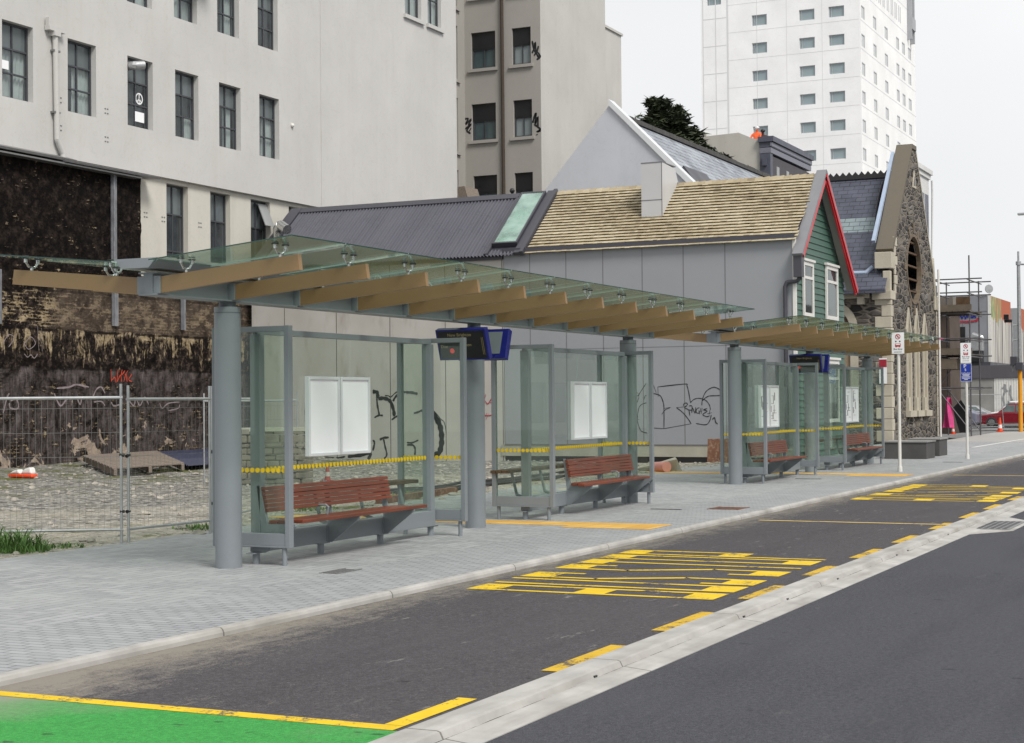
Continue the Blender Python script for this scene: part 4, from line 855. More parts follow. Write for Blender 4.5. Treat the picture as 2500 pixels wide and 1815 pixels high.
for key, m in (('ga', 'graf_black'), ('gc', 'graf_black'), ('gd', 'graf_black')): ribbons([(q, w*1.7) for q, w in GRAF[key]], 'X', XW, off=.006).build('graffiti', M[m], big, rec=False)
k = MB(); k.prism([(30.15, 9.0), (31.9, 9.0), (31.45, 10.55), (30.65, 10.6)], 'X', 60.2, 61.4); hood = tag(k.build('roof_hood', M['greytimber']), 'brown tapered roof hood standing in the light well behind the corrugated roof', 'roof hood')
k = MB(); k.tube((52, 24.6, 8.3), (52, 24.6, 9.1), .04, 8); k.ball((52, 24.6, 9.1), .10, 8, 6); k.ball((52.2, 24.3, 8.75), .1, 8, 6); tag(k.build('roof_vent', M['black'], smooth=True), 'small black mushroom vents above the corrugated roof beside the skylight', 'roof vent')

# ---------------------------------------------------------------- scarred party wall
pw = thing('party_wall', 'black and tan scarred masonry wall left by a demolished building', 'wall', (36, 28.9, 0))
k = MB()
def rough(u0, u1, z0, z1, nx, nz):
    rr = random.Random(4); o = len(k.v); J = {}
    k.grid(lambda i, j: (u0+(u1-u0)*i, 28.90-.035*hn((u0+(u1-u0)*i)*3.1, (z0+(z1-z0)*j)*6.2), z0+(z1-z0)*j), nx, nz)
rough(22, 36.9, 0, 8.1, 150, 110); rough(36.9, 46, 0, 5.3, 90, 70)
k.poly([(36.9, 28.9, 5.3), (36.9, 29.14, 5.3), (36.9, 29.14, 8.1), (36.9, 28.9, 8.1)]); k.poly([(36.9, 28.9, 5.3), (46, 28.9, 5.3), (46, 29.14, 5.3), (36.9, 29.14, 5.3)])
k.build('masonry', M['scar'], pw, smooth=True)
k = MB(); k.prism([(28.62, 8.06), (28.6, 8.12), (29.0, 8.24), (29.02, 8.1)], 'X', 22, 33.9); k.prism([(28.56, 8.02), (28.54, 8.07), (29.0, 8.18), (29.02, 8.05)], 'X', 33.4, 37.35)
k.prism([(28.60, 7.96), (28.60, 8.0), (28.95, 8.03), (28.95, 7.96)], 'X', 22, 36.6); k.build('metal_flashing', M['galv_dark'], pw)
for x0, x1, z0, z1 in ((35.58, 35.86, 5.35, 7.98), (35.6, 35.92, 3.86, 4.75), (38.66, 38.92, 3.86, 4.75), (31.2, 31.42, 3.75, 5.1)):
    k = MB(); x1 = x0+(x1-x0)*.75; k.box(x0, x1, 28.83, 28.87, z0, z1); k.box(x0+.02, x0+.07, 28.78, 28.83, z0, z1); k.build('steel_stanchion', paint('stained_stanchion', (.21, .215, .235), .6, .45, 2.5, .2), pw)
for key, m in (('ge', 'graf_orange'), ('gf', 'graf_grey'), ('gh', 'graf_grey')): ribbons(GRAF[key], 'Y', 28.88, off=.06).build('graffiti', M[m], pw, rec=False)

SB = 31.6/29          # the building and its party wall stand a little deeper than first laid out
for o in (big, pw, hood):
    L0 = Vector(o.location); c0 = Vector((0, 0, EYE)); o.location = c0+(L0-c0)*SB; o.scale = (SB, SB, SB)

# ---------------------------------------------------------------- low house along the lot
house = thing('house', 'low house with wooden shingle roof, green gable front and red bargeboards', 'house', (48, 20, 0))
XH = 45.5; YG = 12.75; RX, RZ = 47.98, 8.35; SLP = .82; YD = 21.85; YE = 31.1
roofz = lambda x: RZ-SLP*abs(x-RX)
k = MB(); k.box(XH, XH+.25, YD, YE, -.3, 6.18); k.build('concrete_wall', M['conc_wall'], house)
k = MB(); k.box(XH-.02, XH+.2, 12.75, YD-.02, .42, 6.27); cl = k.build('clad_wall', M['cladding'], house)
k = MB()
for y in (20.95, 19.75, 18.55, 17.3, 16.02, 14.75): k.box(XH-.0235, XH-.0202, y-.014, y+.014, .42, 6.27)
for y0, y1, z in ((12.9, 20.95, 3.28),): k.box(XH-.0235, XH-.0202, y0, y1, z-.008, z+.008)
k.box(XH-.05, XH-.019, 12.75, YD-.02, .40, .425)
k.build('panel_joints', M['cladding_joint'], cl)
k = MB(); k.box(XH-.03, XH+.2, 12.75, YD+.1, 0.06, .40); k.build('plinth', M['plinth'], house)
k = MB(); k.box(XH+.05, XH+.3, YG+.5, YE, -.4, .06); k.build('dark_footing', M['black'], house)
k = MB(); k.box(XH-.1, XH+.1, 12.68, YD, 6.27, 6.40); k.box(XH-.08, XH+.1, YD, YE, 6.08, 6.18); k.build('eave_capping', M['flash'], house)
k = MB(); k.box(XH-.055, XH+.05, 12.66, 12.75, .1, 6.27); k.build('white_corner_trim', M['joinery'], house)
# shingle roof
YS = 21.06; k = MB(); k.tone = []; random.seed(21)
def slope_pt(d, y, h=0):      # d down the slope from the ridge, h normal offset, west slope
    n = Vector((-SLP, 0, 1)).normalized(); t_ = Vector((-1, 0, -SLP)).normalized(); p = Vector((RX, y, RZ))+t_*d+n*h; return (p.x, p.y, p.z)
DM = 2.62*math.sqrt(1+SLP*SLP); rows = 21
for i in range(rows):
    d0 = DM*i/rows; d1 = DM*(i+1)/rows+.02; y = YG-.06-random.random()*.1
    while y < YS:
        w = random.choice((.11, .14, .17, .2)); y1 = min(y+w, YS); h = .050+random.random()*.010
        k.hexa([slope_pt(d1, y, h-.014), slope_pt(d1, y1-.006, h-.014), slope_pt(d0, y1-.006, .0), slope_pt(d0, y, .0), slope_pt(d1+random.uniform(-.012, .012), y, h), slope_pt(d1+random.uniform(-.012, .012), y1-.006, h), slope_pt(d0, y1-.006, .006), slope_pt(d0, y, .006)])
        tn = random.gauss(.5, .13)+.15*math.sin(y*1.1+i*.35); k.tone += [tn]*6; y = y1
y = YG-.2
while y < YS:
    k.hexa([(RX-.14, y, RZ-.09), (RX+.14, y, RZ-.09), (RX+.14, y+.24, RZ-.09), (RX-.14, y+.24, RZ-.09), (RX-.03, y, RZ+.075), (RX+.03, y, RZ+.075), (RX+.03, y+.24, RZ+.045), (RX-.03, y+.24, RZ+.045)]); k.tone += [random.gauss(.45, .15)]*6; y += .225
sr = k.build('shingle_roof', M['shingle'], house)
k = MB(); p = [(RX, RZ-.01), (XH-.0, roofz(XH)-.01), (XH+.1, roofz(XH)-.2), (RX, RZ-.2), (50.9, roofz(50.9)-.2), (51.1, roofz(51.1)-.01)]
k.prism([(x, z) for x, z in p], 'Y', YG-.05, YE); k.build('roof_deck', M['flash'], house)
# corrugated roof, skylight
k = MB(); n = 520
k.grid(lambda i, j: (lambda yy, d: (slope_pt(d, yy, .035+.034*math.sin(yy*2*math.pi/.12))))(22.42+(YE-.4-22.42)*i, (DM+.06)*(1-j)), n, 2)
k.grid(lambda i, j: (lambda yy, d: (slope_pt(d, yy, .035+.034*math.sin(yy*2*math.pi/.12))))(21.4+1.05*i, DM+.06-.28*j), 80, 2)
k.build('corrugated_roof', M['corr'], house, smooth=True, rec=False)
def sbox(k, d0, d1, y0, y1, h0, h1): k.hexa([slope_pt(d, y, h) for h in (h0, h1) for d, y in ((d0, y0), (d1, y0), (d1, y1), (d0, y1))])
k = MB(); sbox(k, -.05, DM+.05, 21.08, 21.2, -.02, .14); sbox(k, -.05, DM+.02, 21.2, 21.42, -.02, .09); sbox(k, -.02, .25, 22.4, YE, .02, .085); sbox(k, .25, DM, 22.31, 22.43, .0, .085); sbox(k, -.02, DM+.04, YE-.42, YE, .0, .10); k.build('roof_flashing', M['flash'], house)
k = MB(); a0, a1, y0, y1 = .06, 2.95, 21.44, 22.3
sbox(k, a0, a1, y0, y0+.06, 0, .16); sbox(k, a0, a1, y1-.06, y1, 0, .16); sbox(k, a0, a0+.07, y0+.06, y1-.06, 0, .16); sbox(k, a1-.07, a1, y0+.06, y1-.06, 0, .16); s = k.build('skylight', M['flash'], house)
k = MB(); sbox(k, a0+.07, a1-.07, y0+.06, y1-.06, .13, .145); k.build('skylight_pane', M['skyglass'], s)
k = MB(); sbox(k, a0+.07, a1-.07, y0+.06, y1-.06, .005, .012); k.build('skylight_shaft', M['joinery'], s)
k = MB()
for d in (.7, 2.3): sbox(k, d, d+.1, y0+.1, y1-.06, .04, .10)
k.build('roof_tie', M['steel_dark'], s)
# zinc flue box
k = MB(); ya, yb = 17.05, 17.72
zb = 7.22; xb = RX-(RZ-zb)/SLP
k.prism([(xb-.02, zb-.03), (xb-.02, 8.88), (xb+1.15, 8.82), (xb+1.55, zb+1.0), (xb+1.5, roofz(xb+1.5)-.1), (xb+.4, roofz(xb+.4)-.1)], 'Y', ya, yb); fb = k.build('flue_box', M['zinc'], house)
k = MB(); k.box(xb-.026, xb-.0205, ya-.003, yb+.003, zb+.52, zb+.545); k.box(xb-.026, xb-.0205, ya-.003, ya+.02, zb, 8.87); k.box(xb-.03, xb+1.2, ya-.004, yb+.004, 8.872, 8.90); k.build('flue_seams', M['cladding_joint'], fb)
# green weatherboard gable
gx0, gx1 = 45.72, 51.2
k = MB(); z = .2
lim = lambda z: (max(gx0, RX-(RZ+.0-z)/.87), min(gx1, RX+(RZ-z)/.87))
while z < 8.1:
    zt = z+.185; a0, b0 = lim(z); a1, b1 = lim(zt)
    if b1-a1 < .06: break
    k.hexa([(a0, YG-.045, z), (b0, YG-.045, z), (b0, YG+.0, z), (a0, YG+.0, z), (a1, YG-.018, zt), (b1, YG-.018, zt), (b1, YG, zt), (a1, YG, zt)]); z = zt
k.prism([(gx0, 0), (gx1, 0), (gx1, 5.5), (RX, 8.2), (gx0, 6.1)], 'Y', YG+.0005, YG+.2); k.box(gx0-.02, gx0+.0, YG-.045, YG+.25, .1, 5.7)
gb = k.build('gable_wall', M['green'], house)
def barge(k, x0, z0, x1, z1, y0, y1, w):
    d = Vector((x1-x0, z1-z0)).normalized(); n = Vector((d.y, -d.x)); n = n if n.y < 0 else -n
    k.prism([(x0, z0), (x1, z1), (x1+n.x*w, z1+n.y*w), (x0+n.x*w, z0+n.y*w)], 'Y', y0, y1)
k = MB(); barge(k, RX-.04, 8.44, 51.62, 5.16, YG-.36, YG-.31, .26); barge(k, RX-.04, 8.36, 51.58, 5.12, YG-.40, YG-.365, .12); k.build('red_bargeboard', M['red'], house)
k = MB(); barge(k, RX-.08, 8.44, 45.25, 5.86, YG-.36, YG-.31, .22); k.build('red_bargeboard', M['red'], house)
k = MB(); barge(k, RX, 8.40, 51.55, 5.16, YG-.308, YG-.04, .06); barge(k, RX-.1, 8.40, 45.3, 5.9, YG-.308, YG-.04, .06); k.build('gable_soffit', M['soffit'], house)
k = MB(); barge(k, RX-.06, 8.50, 45.12, 5.80, YG-.38, YG-.08, .08); barge(k, RX-.04, 8.50, 51.66, 5.16, YG-.38, YG-.08, .065); k.build('verge_capping', paint('grey_verge_capping', (.2, .2, .215), .5, .06), house)
def joinery(x0, x1, z0, z1):
    k = MB(); y0, y1 = YG-.10, YG-.045
    for a, b, c, d in ((x0, x0+.11, z0, z1), (x1-.11, x1, z0, z1), (x0+.11, x1-.11, z0, z0+.11), (x0+.11, x1-.11, z1-.12, z1), (x0+.11, x1-.11, z0+(z1-z0)*.68, z0+(z1-z0)*.68+.08)): k.box(a, b, y0, y1, c, d)
    k.box(x0-.06, x1+.06, y0-.04, y1, z1+.001, z1+.07); w = k.build('window', M['joinery'], house)
    k = MB(); k.poly([(x0+.1, YG-.07, z0+.1), (x1-.1, YG-.07, z0+.1), (x1-.1, YG-.07, z1-.1), (x0+.1, YG-.07, z1-.1)]); k.build('pane', M['winglass'], w)
    k = MB(); k.box(x0+.1, x1-.1, YG-.052, YG-.047, z0+.1, z1-.1); k.build('dark_room_sheet', M['inside'], w)
joinery(48.85, 50.25, 4.12, 5.75); joinery(46.3, 47.4, 4.1, 5.7)
joinery(48.85, 50.25, 1.0, 2.9)
k = MB(); k.box(46.42, 47.4, YG-.08, YG-.046, .05, 2.35); dd = k.build('front_door', M['black'], house)
k = MB(); k.box(46.36, 46.42, YG-.1, YG-.046, .05, 2.6); k.box(47.4, 47.46, YG-.1, YG-.046, .05, 2.6); k.box(47.46, 47.72, YG-.1, YG-.046, .9, 2.9); k.build('door_frame', M['joinery'], dd)
k = MB(); k.box(45.2, 45.46, 12.42, 12.66, 5.15, 5.80); gt = k.build('rainwater_head', M['flash'], house)
k = MB(); k.path([(45.36, 12.5, 5.15), (45.38, 12.6, 5.04), (45.38, 12.9, 5.02), (45.38, 12.95, 4.9), (45.38, 12.95, .3)], .06, 10); k.build('downpipe', M['flash'], gt, smooth=True)
ribbons([(q, w*1.3) for q, w in GRAF['gb']], 'X', XH, off=.006).build('graffiti', M['graf_black'], house, rec=False)
ribbons(GRAF['gr'], 'X', XH, off=.011).build('graffiti', M['graf_red'], house, rec=False)
ribbons(GRAF['gg']+GRAF['gt'], 'X', XH-.02, off=.006).build('graffiti', M['graf_black'], house, rec=False)
# silver roof ducts by the big building
k = MB(); k.path([(46.6, 30.75, 7.2), (46.5, 30.72, 7.56), (46.35, 30.5, 7.68), (46.2, 30.15, 7.5)], .17, 16); tag(k.build('roof_duct', M['chrome'], smooth=True), 'shiny silver bent duct where the corrugated roof meets the big building', 'duct')

# ---------------------------------------------------------------- grey gabled hall behind
hall = thing('gabled_hall', 'pale grey gabled hall with white edge and slate roof behind the house', 'building', (70, 24, 0))
k = MB(); k.prism([(28.8, 0), (28.8, 9.35), (24.92, 13.75), (20.0, 8.75), (20.0, 0)], 'X', 62, 62.3); k.build('gable_wall', M['gable_paint'], hall)
k = MB(); k.prism([(24.92, 13.96), (24.92, 13.70), (19.6, 8.28), (19.45, 8.45)], 'X', 61.9, 62.5); k.build('white_coping', M['white'], hall)
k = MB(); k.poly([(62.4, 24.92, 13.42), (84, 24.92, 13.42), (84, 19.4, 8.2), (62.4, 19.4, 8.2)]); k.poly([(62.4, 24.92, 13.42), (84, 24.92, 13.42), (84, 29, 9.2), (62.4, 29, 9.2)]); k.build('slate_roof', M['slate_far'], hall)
k = MB(); x = 62.5
while x < 84: k.box(x, x+.42, 24.74, 25.1, 13.36, 13.54+.03*random.random()); x += .44
k.build('ridge_tiles', paint('mossy_dark_ridge', (.07, .068, .065), .8, .4, 2), hall)
k = MB(); k.prism([(21.8, 10.55), (22.9, 10.55), (22.35, 11.3)], 'X', 63.6, 66.5); dv = k.build('roof_dormer', M['flash'], hall)

# ---------------------------------------------------------------- conifer
def conifer():
    r = thing('conifer_tree', 'dark ragged conifer rising behind the grey hall roof', 'tree', (80, 29.3, 0))
    rr = random.Random(9); k = MB(); tips = []
    k.tube((80, 29.3, 0), (80, 29.4, 11), .38, 10, .24); k.tube((80, 29.4, 11), (80, 29.6, 17.2), .24, 8, .05)
    # envelope: (y, z, radius) clumps following the outline
    cl = [(29.7, 17.1, .35), (29.55, 16.6, .55), (29.0, 16.9, .4), (28.6, 16.7, .35), (29.7, 15.8, .8), (28.9, 15.9, .8), (28.2, 16.1, .5), (30.0, 15.2, .6), (29.5, 14.8, 1.0), (28.4, 15.0, .9), (27.6, 15.3, .5), (27.5, 14.6, .7), (29.3, 13.8, 1.2), (28.0, 13.9, 1.1), (26.9, 14.0, .7), (28.6, 12.8, 1.3), (27.0, 13.1, .9), (26.2, 13.6, .55), (25.9, 13.9, .3), (26.0, 12.9, .7), (25.9, 12.3, .7), (27.5, 12.0, 1.2), (29.5, 12.3, 1.2), (26.5, 11.4, 1.0), (28.5, 11, 1.3)]
    for y, z, q in cl:
        x = 80+rr.uniform(-.8, .8); k.tube((80, 29.4, max(2, z-1.2)), (x, y, z), .06, 6, .02)
        for _ in range(int(1150*q*q)+170):
            d = Vector((rr.gauss(0, 1), rr.gauss(0, 1), rr.gauss(0, 1))).normalized()*q*rr.uniform(.25, 1.18)
            tips.append((x+d.x*1.2, y+d.y, z+d.z*.85))
    k.build('trunk', M['trunk'], r, smooth=True)
    k = MB()
    for x, y, z in tips:
        L = rr.uniform(.12, .46); w = L*rr.uniform(.25, .45); a = rr.uniform(0, 6.283); d = Vector((math.cos(a), math.sin(a), rr.uniform(-.5, .6))).normalized(); s = d.cross(Vector((rr.uniform(-1, 1), rr.uniform(-1, 1), 1))).normalized()*w; p = Vector((x, y, z))
        k._add([p-d*L*.4, p+s*.6, p+d*L, p-s*.6], [(0, 1, 2, 3)])
    k.build('crown', M['leaf'], r, rec=False)
conifer()

# ---------------------------------------------------------------- cream and dark corner building
cb = thing('corner_building', 'cream rendered building with dark slate corniced front, below the white tower', 'building', (97, 30, 0))
k = MB(); k.prism([(27.0, 0), (27.0, 16.45), (27.4, 16.5), (28.3, 16.92), (30.2, 16.86), (30.25, 17.0), (30.55, 17.08), (30.85, 16.98), (34, 17.05), (34, 0)], 'X', 90, 98); k.build('side_wall', M['cream'], cb)
k = MB(); k.box(89.9, 98.3, 26.45, 27.0, 0, 15.5); k.build('front_wall', M['dark_render'], cb)
k = MB(); k.box(89.75, 98.5, 26.2, 27.1, 16.25, 16.55); k.box(89.85, 98.42, 26.32, 27.05, 15.95, 16.24); k.build('cornice', M['cornice'], cb)
k = MB(); k.box(89.83, 98.4, 26.36, 27.02, 15.62, 15.92); k.box(89.8, 98.4, 26.30, 26.4, 16.0, 16.2); k.build('frieze', M['cornice_lit'], cb)
k = MB(); k.box(89.84, 90.3, 26.40, 27.02, 0, 15.6); k.box(89.7, 89.84, 26.6, 26.85, 14.9, 15.4); k.build('pilaster', M['cornice'], cb)
for x, z0, z1 in ((91.2, 13.7, 15.0), (93.2, 14.1, 15.0), (94.6, 13.4, 14.9), (95.6, 13.4, 14.9)):
    k = MB(); k.box(x, x+.5, 26.42, 26.448, z0, z1); k.build('blank_window', paint('grey_boarded_window', (.36, .36, .37), .6, .05), cb)
k = MB(); k.box(97.3, 98.2, 26.42, 26.449, 12, 14.2); k.build('dark_opening', M['black'], cb)
k = MB(); k.prism([(27.45, 13.2), (27.9, 13.2), (28.02, 14.0), (27.95, 14.75), (27.75, 15.05), (27.5, 14.7), (27.42, 14.0)], 'X', 89.97, 89.995); mu = k.build('wall_mural', paint('mural_brown', (.16, .09, .05), .7, .2), cb)
k = MB(); k.prism([(27.55, 13.2), (27.85, 13.2), (27.9, 14.0), (27.75, 14.6), (27.58, 14.1)], 'X', 89.955, 89.969); k.build('mural_panel', paint('mural_peach', (.48, .30, .18), .7, .3, 5), mu)
def person(name, label, x, y, z, jacket, hat, lean):
    r = thing(name, label, 'person', (x, y, z), 'workers on the parapet')
    me = bpy.data.meshes.new('body'); J = {'hip': (0, 0, .55), 'ch': (0, lean*.12, .95), 'nk': (0, lean*.16, 1.12), 'hd': (-.02, lean*.18, 1.3), 'la': (0, .22, 1.02), 'le': (-.1, .28, .78), 'lh': (-.28, .2, .68), 'ra': (0, -.22, 1.02), 're': (-.1, -.28, .78), 'rh': (-.28, -.16, .68), 'lk': (-.3, .12, .5), 'lf': (-.35, .12, .06), 'rk': (-.3, -.12, .5), 'rf': (-.35, -.12, .06)}
    K = list(J); E = [('hip', 'ch'), ('ch', 'nk'), ('nk', 'hd'), ('ch', 'la'), ('la', 'le'), ('le', 'lh'), ('ch', 'ra'), ('ra', 're'), ('re', 'rh'), ('hip', 'lk'), ('lk', 'lf'), ('hip', 'rk'), ('rk', 'rf')]
    me.from_pydata([J[q] for q in K], [(K.index(a), K.index(b)) for a, b in E], [])
    o = bpy.data.objects.new('body', me); col.objects.link(o); o.parent = r; me.materials.append(jacket)
    s = o.modifiers.new('skin', 'SKIN'); rad = {'hip': .17, 'ch': .2, 'nk': .07, 'hd': .105, 'la': .08, 'le': .06, 'lh': .05, 'ra': .08, 're': .06, 'rh': .05, 'lk': .09, 'lf': .06, 'rk': .09, 'rf': .06}
    for v, q in zip(me.skin_vertices[0].data, K): v.radius = (rad[q], rad[q])
    me.skin_vertices[0].data[0].use_root = True
    o.modifiers.new('sub', 'SUBSURF').levels = 1; o.modifiers['sub'].render_levels = 2
    k = MB(); c = Vector((x-.02, y+lean*.18, z+1.36)); k.ball(c, .14, 14, 7, 0, (1, 1, .8)); k.tube(c+Vector((0, 0, -.02)), c+Vector((0, 0, -.005)), .165, 16); k.build('helmet', hat, r, smooth=True)
person('person', 'worker in orange high visibility jacket and white helmet on the parapet', 91.6, 27.75, 16.0, paint('orange_jacket', (.75, .12, .03), .8, .1), M['white'], -.4)
person('person', 'worker in dark clothing beside the orange jacketed worker', 91.8, 27.35, 15.85, paint('dark_jacket', (.08, .03, .03), .8, .3), M['black'], .3)

# ---------------------------------------------------------------- white tower
q_ = 4/3.; sz = lambda z: 1.7+(z-1.7)*q_
tw = thing('tower_block', 'tall white hotel-like tower with rows of small grey windows', 'building', (165, 40, 0))
TX, TY = 160.0, 28.37*q_; TY1, TX1 = 40.62*q_, 139.6*q_
rowsz = [(sz(29.98+2.11*i), sz(30.79+2.11*i)) for i in range(-8, 5)]
colsY = [(35.42*q_, 36.59*q_), (31.76*q_, 32.94*q_), (29.53*q_, 30.70*q_)]
hl = [(a, b, c, d) for a, b in colsY for c, d in rowsz]+[(39.0*q_, 40.14*q_, sz(31.91+2.11*i), sz(32.59+2.11*i)) for i in range(0, 3)]
k = MB(); wall(k, 'X', TX, 1, TY, TY1, 0, 62, hl, .25)
slx = [(120.45, 121.55), (124.25, 125.35), (128.15, 129.3), (132.3, 133.4), (134.45, 135.6), (136.8, 138.0)]
hr = [(a*q_, b*q_, c-.17, d) for a, b in slx for c, d in rowsz[:9]]
wall(k, 'Y', TY, 1, TX, TX1, 0, 62, hr, .07); k.poly([(TX1, TY, 0), (TX1, TY1, 0), (TX1, TY1, 62), (TX1, TY, 62)]); k.poly([(TX, TY, 62), (TX1, TY, 62), (TX1, TY1, 62), (TX, TY1, 62)])
k.build('walls', M['tower'], tw)
wg = paint('grey_blue_window_glass', (.25, .31, .33), .12, .15, .4); wg2 = paint('pale_net_window', (.50, .52, .52), .3, .06, .4); tf = paint('pale_window_frame', (.45, .46, .47), .5, .03)
for i, (a, b, c, d) in enumerate(hl):
    f = MB(); T = TP('X', TX, 1); bm_(f, T, a, a+.07, .12, .2, c, d); bm_(f, T, b-.07, b, .12, .2, c, d); bm_(f, T, a+.07, b-.07, .12, .2, d-.07, d); bm_(f, T, a+.07, b-.07, .12, .2, c, c+.06); bm_(f, T, b-.27, b-.23, .121, .2, c+.06, d-.07)
    w = f.build('window', tf, tw); g = MB(); g.poly([T(a, .17, c), T(b, .17, c), T(b, .17, d), T(a, .17, d)]); g.build('pane', wg, w)
for i, (a, b, c, d) in enumerate(hr):
    f = MB(); T = TP('Y', TY, 1); bm_(f, T, a, b-.2, .01, .06, d-.09, d); bm_(f, T, b-.2, b, .01, .06, c, d)
    w = f.build('window', tf, tw); g = MB(); g.poly([T(a, .05, c), T(b, .05, c), T(b, .05, d), T(a, .05, d)]); g.build('pane', wg2, w)
k = MB(); j0 = paint('grey_panel_joint', (.60, .60, .61), .6, .02)
for i in range(-7, 5):
    z = sz(30.86+2.11*i); k.box(TX-.012, TX+.001, 38.6*q_, 40.45*q_, z-.035, z+.035); zz = sz(29.65+2.11*i); k.box(TX-.01, TX+.001, TY+.1, 38.5*q_, zz-.018, zz+.018); k.box(TX+.2, TX1, TY-.012, TY+.001, zz-.02, zz+.02)
for y, w in ((39.45, .04), (38.53, .05), (38.45, .02), (36.2, .015), (40.46, .04), (33.9, .015), (31.2, .012)): k.box(TX-.014, TX+.001, y*q_-w, y*q_+w, 0, 61)
k.box(TX+.1, TX+.16, TY-.014, TY+.001, 0, 61); k.build('panel_joints', j0, tw)
k = MB()
for i in range(8):
    x = TX+4.5+i*1.9; k.box(x, x+.25, TY-.02, TY+.001, sz(32.2), sz(33.5)); k.box(x+.8, x+.95, TY-.02, TY+.001, sz(32.2), sz(33.5))
k.box(TX1-4.0, TX1-3.7, TY-.5, TY-.02, sz(31.4), sz(38)); k.box(TX1-2.6, TX1-2.3, TY-.5, TY-.02, sz(31.2), sz(38)); k.box(TX1-4.0, TX1-2.3, TY-.6, TY-.5, sz(32.2), sz(33.2)); k.build('louvres', paint('pale_grey_louvre', (.34, .35, .37), .5, .05), tw)
an = thing('tower_annex', 'low white annex with cornice and tall windows seen between tower and church gable', 'building', (125, 25.7, 0))
k = MB(); k.box(122, 127.5, 25, 26.6, 0, 18.8); k.build('walls', M['annex'], an); k = MB(); k.box(121.9, 127.9, 24.75, 26.7, 18.8, 19.15); k.box(122, 127.7, 24.88, 26.65, 18.45, 18.79); k.build('cornice', M['annex'], an)
for x in (122.7, 124.3, 125.9):
    k = MB(); k.box(x, x+1.2, 24.955, 24.998, 9, 17.2); w = k.build('window', M['cornice_lit'], an); k = MB(); k.box(x+.55, x+.65, 24.93, 24.954, 9, 17.2); k.box(x, x+1.2, 24.93, 24.954, 13, 13.15); k.build('glazing_bar', M['cornice'], w)
k = MB(); k.path([(127.7, 24.8, 18.4), (127.8, 24.8, 17.6), (127.75, 24.9, 12)], .08, 10); k.build('downpipe', M['annex'], an, smooth=True)
# ---------------------------------------------------------------- stone church hall
ch = thing('stone_church', 'dark rubble stone church with steep gable, round window and three lancets', 'church', (69.5, 14.3, 0))
CX0, CX1, CY, AX, AZ = 65.0, 74.3, 14.3, 69.75, 12.2
k = MB()
# front face with a round opening and lancet recesses: ring of quads around the circle
rc, rz_, rr_ = 69.55, 7.12, 1.38; n = 40
outl = [(CX0, 0), (CX1, 0), (CX1, 5.7), (73.75, 5.9), (73.75, 7.0), (AX+.35, AZ), (AX-.35, AZ), (65.7, 8.0), (65.7, 6.0), (CX0, 6.0)]
def ray_out(a):
    d = Vector((math.cos(a), math.sin(a))); best = 99
    for (x0, z0), (x1, z1) in zip(outl, outl[1:]+outl[:1]):
        e = Vector((x1-x0, z1-z0)); q = Vector((x0-rc, z0-rz_)); den = d.x*e.y-d.y*e.x
        if abs(den) < 1e-9: continue
        t_ = (q.x*e.y-q.y*e.x)/den; u = (q.x*d.y-q.y*d.x)/den
        if t_ > 0 and -1e-6 <= u <= 1+1e-6: best = min(best, t_)
    return best
angs = sorted(set([2*math.pi*i/n for i in range(n)]+[math.atan2(z-rz_, x-rc) % (2*math.pi) for x, z in outl]))
for a0, a1 in zip(angs, angs[1:]+[angs[0]+2*math.pi]):
    P = []
    for a, q in ((a0, rr_), (a0, None), (a1, None), (a1, rr_)):
        t_ = ray_out(a) if q is None else q; P.append((rc+math.cos(a)*t_, CY, rz_+math.sin(a)*t_))
    k.poly(P)
k.poly([(CX1, CY, 0), (CX1, CY+.8, 0), (CX1, CY+.8, 5.7), (CX1, CY, 5.7)]); k.build('front_wall', M['rubble_x'], ch)
k = MB(); k.box(CX0+.0, CX0+.4, CY+.005, 30, 0, 6.0); k.build('side_wall', M['rubble_y'], ch)
k = MB()
for i in range(n):
    a0, a1 = 2*math.pi*i/n, 2*math.pi*(i+1)/n
    c0 = lambda a, q, y: (rc+math.cos(a)*q, y, rz_+math.sin(a)*q)
    k.hexa([c0(a0, rr_-.02, CY-.03), c0(a1, rr_-.02, CY-.03), c0(a1, rr_+.10, CY-.03), c0(a0, rr_+.10, CY-.03), c0(a0, rr_-.02, CY+.16), c0(a1, rr_-.02, CY+.16), c0(a1, rr_+.10, CY+.16), c0(a0, rr_+.10, CY+.16)])
for a in (0, 60, 120, 180, 240, 300, 90, 270): 
    d = Vector((math.cos(R(a)), math.sin(R(a)))); s_ = Vector((-d.y, d.x))*.13; c = Vector((rc, rz_)); p = [c+d*1.52+s_, c+d*1.52-s_, c+d*1.9-s_, c+d*1.9+s_]; k.prism([tuple(v) for v in p], 'Y', CY-.035, CY+.1)
rw = k.build('round_window', paint('weathered_oak_and_stone', (.15, .115, .08), .85, .3, 3), ch)
k = MB(); k.tube((rc+1.5, CY+1.0, rz_), (rc+1.5, CY+1.05, rz_), rr_+3, 40); k.build('interior_shade_disc', paint('interior_shade_brown', (.014, .010, .008), .8, .3), rw)  # dark disc paints the shade inside the round opening
k = MB()
for z in (-.95, -.45, .1, .65, 1.1): k.box(rc-1.2, rc+1.25, CY+.1, CY+.22, rz_+z, rz_+z+.07)
k.build('timber_brace', M['timber'], rw)
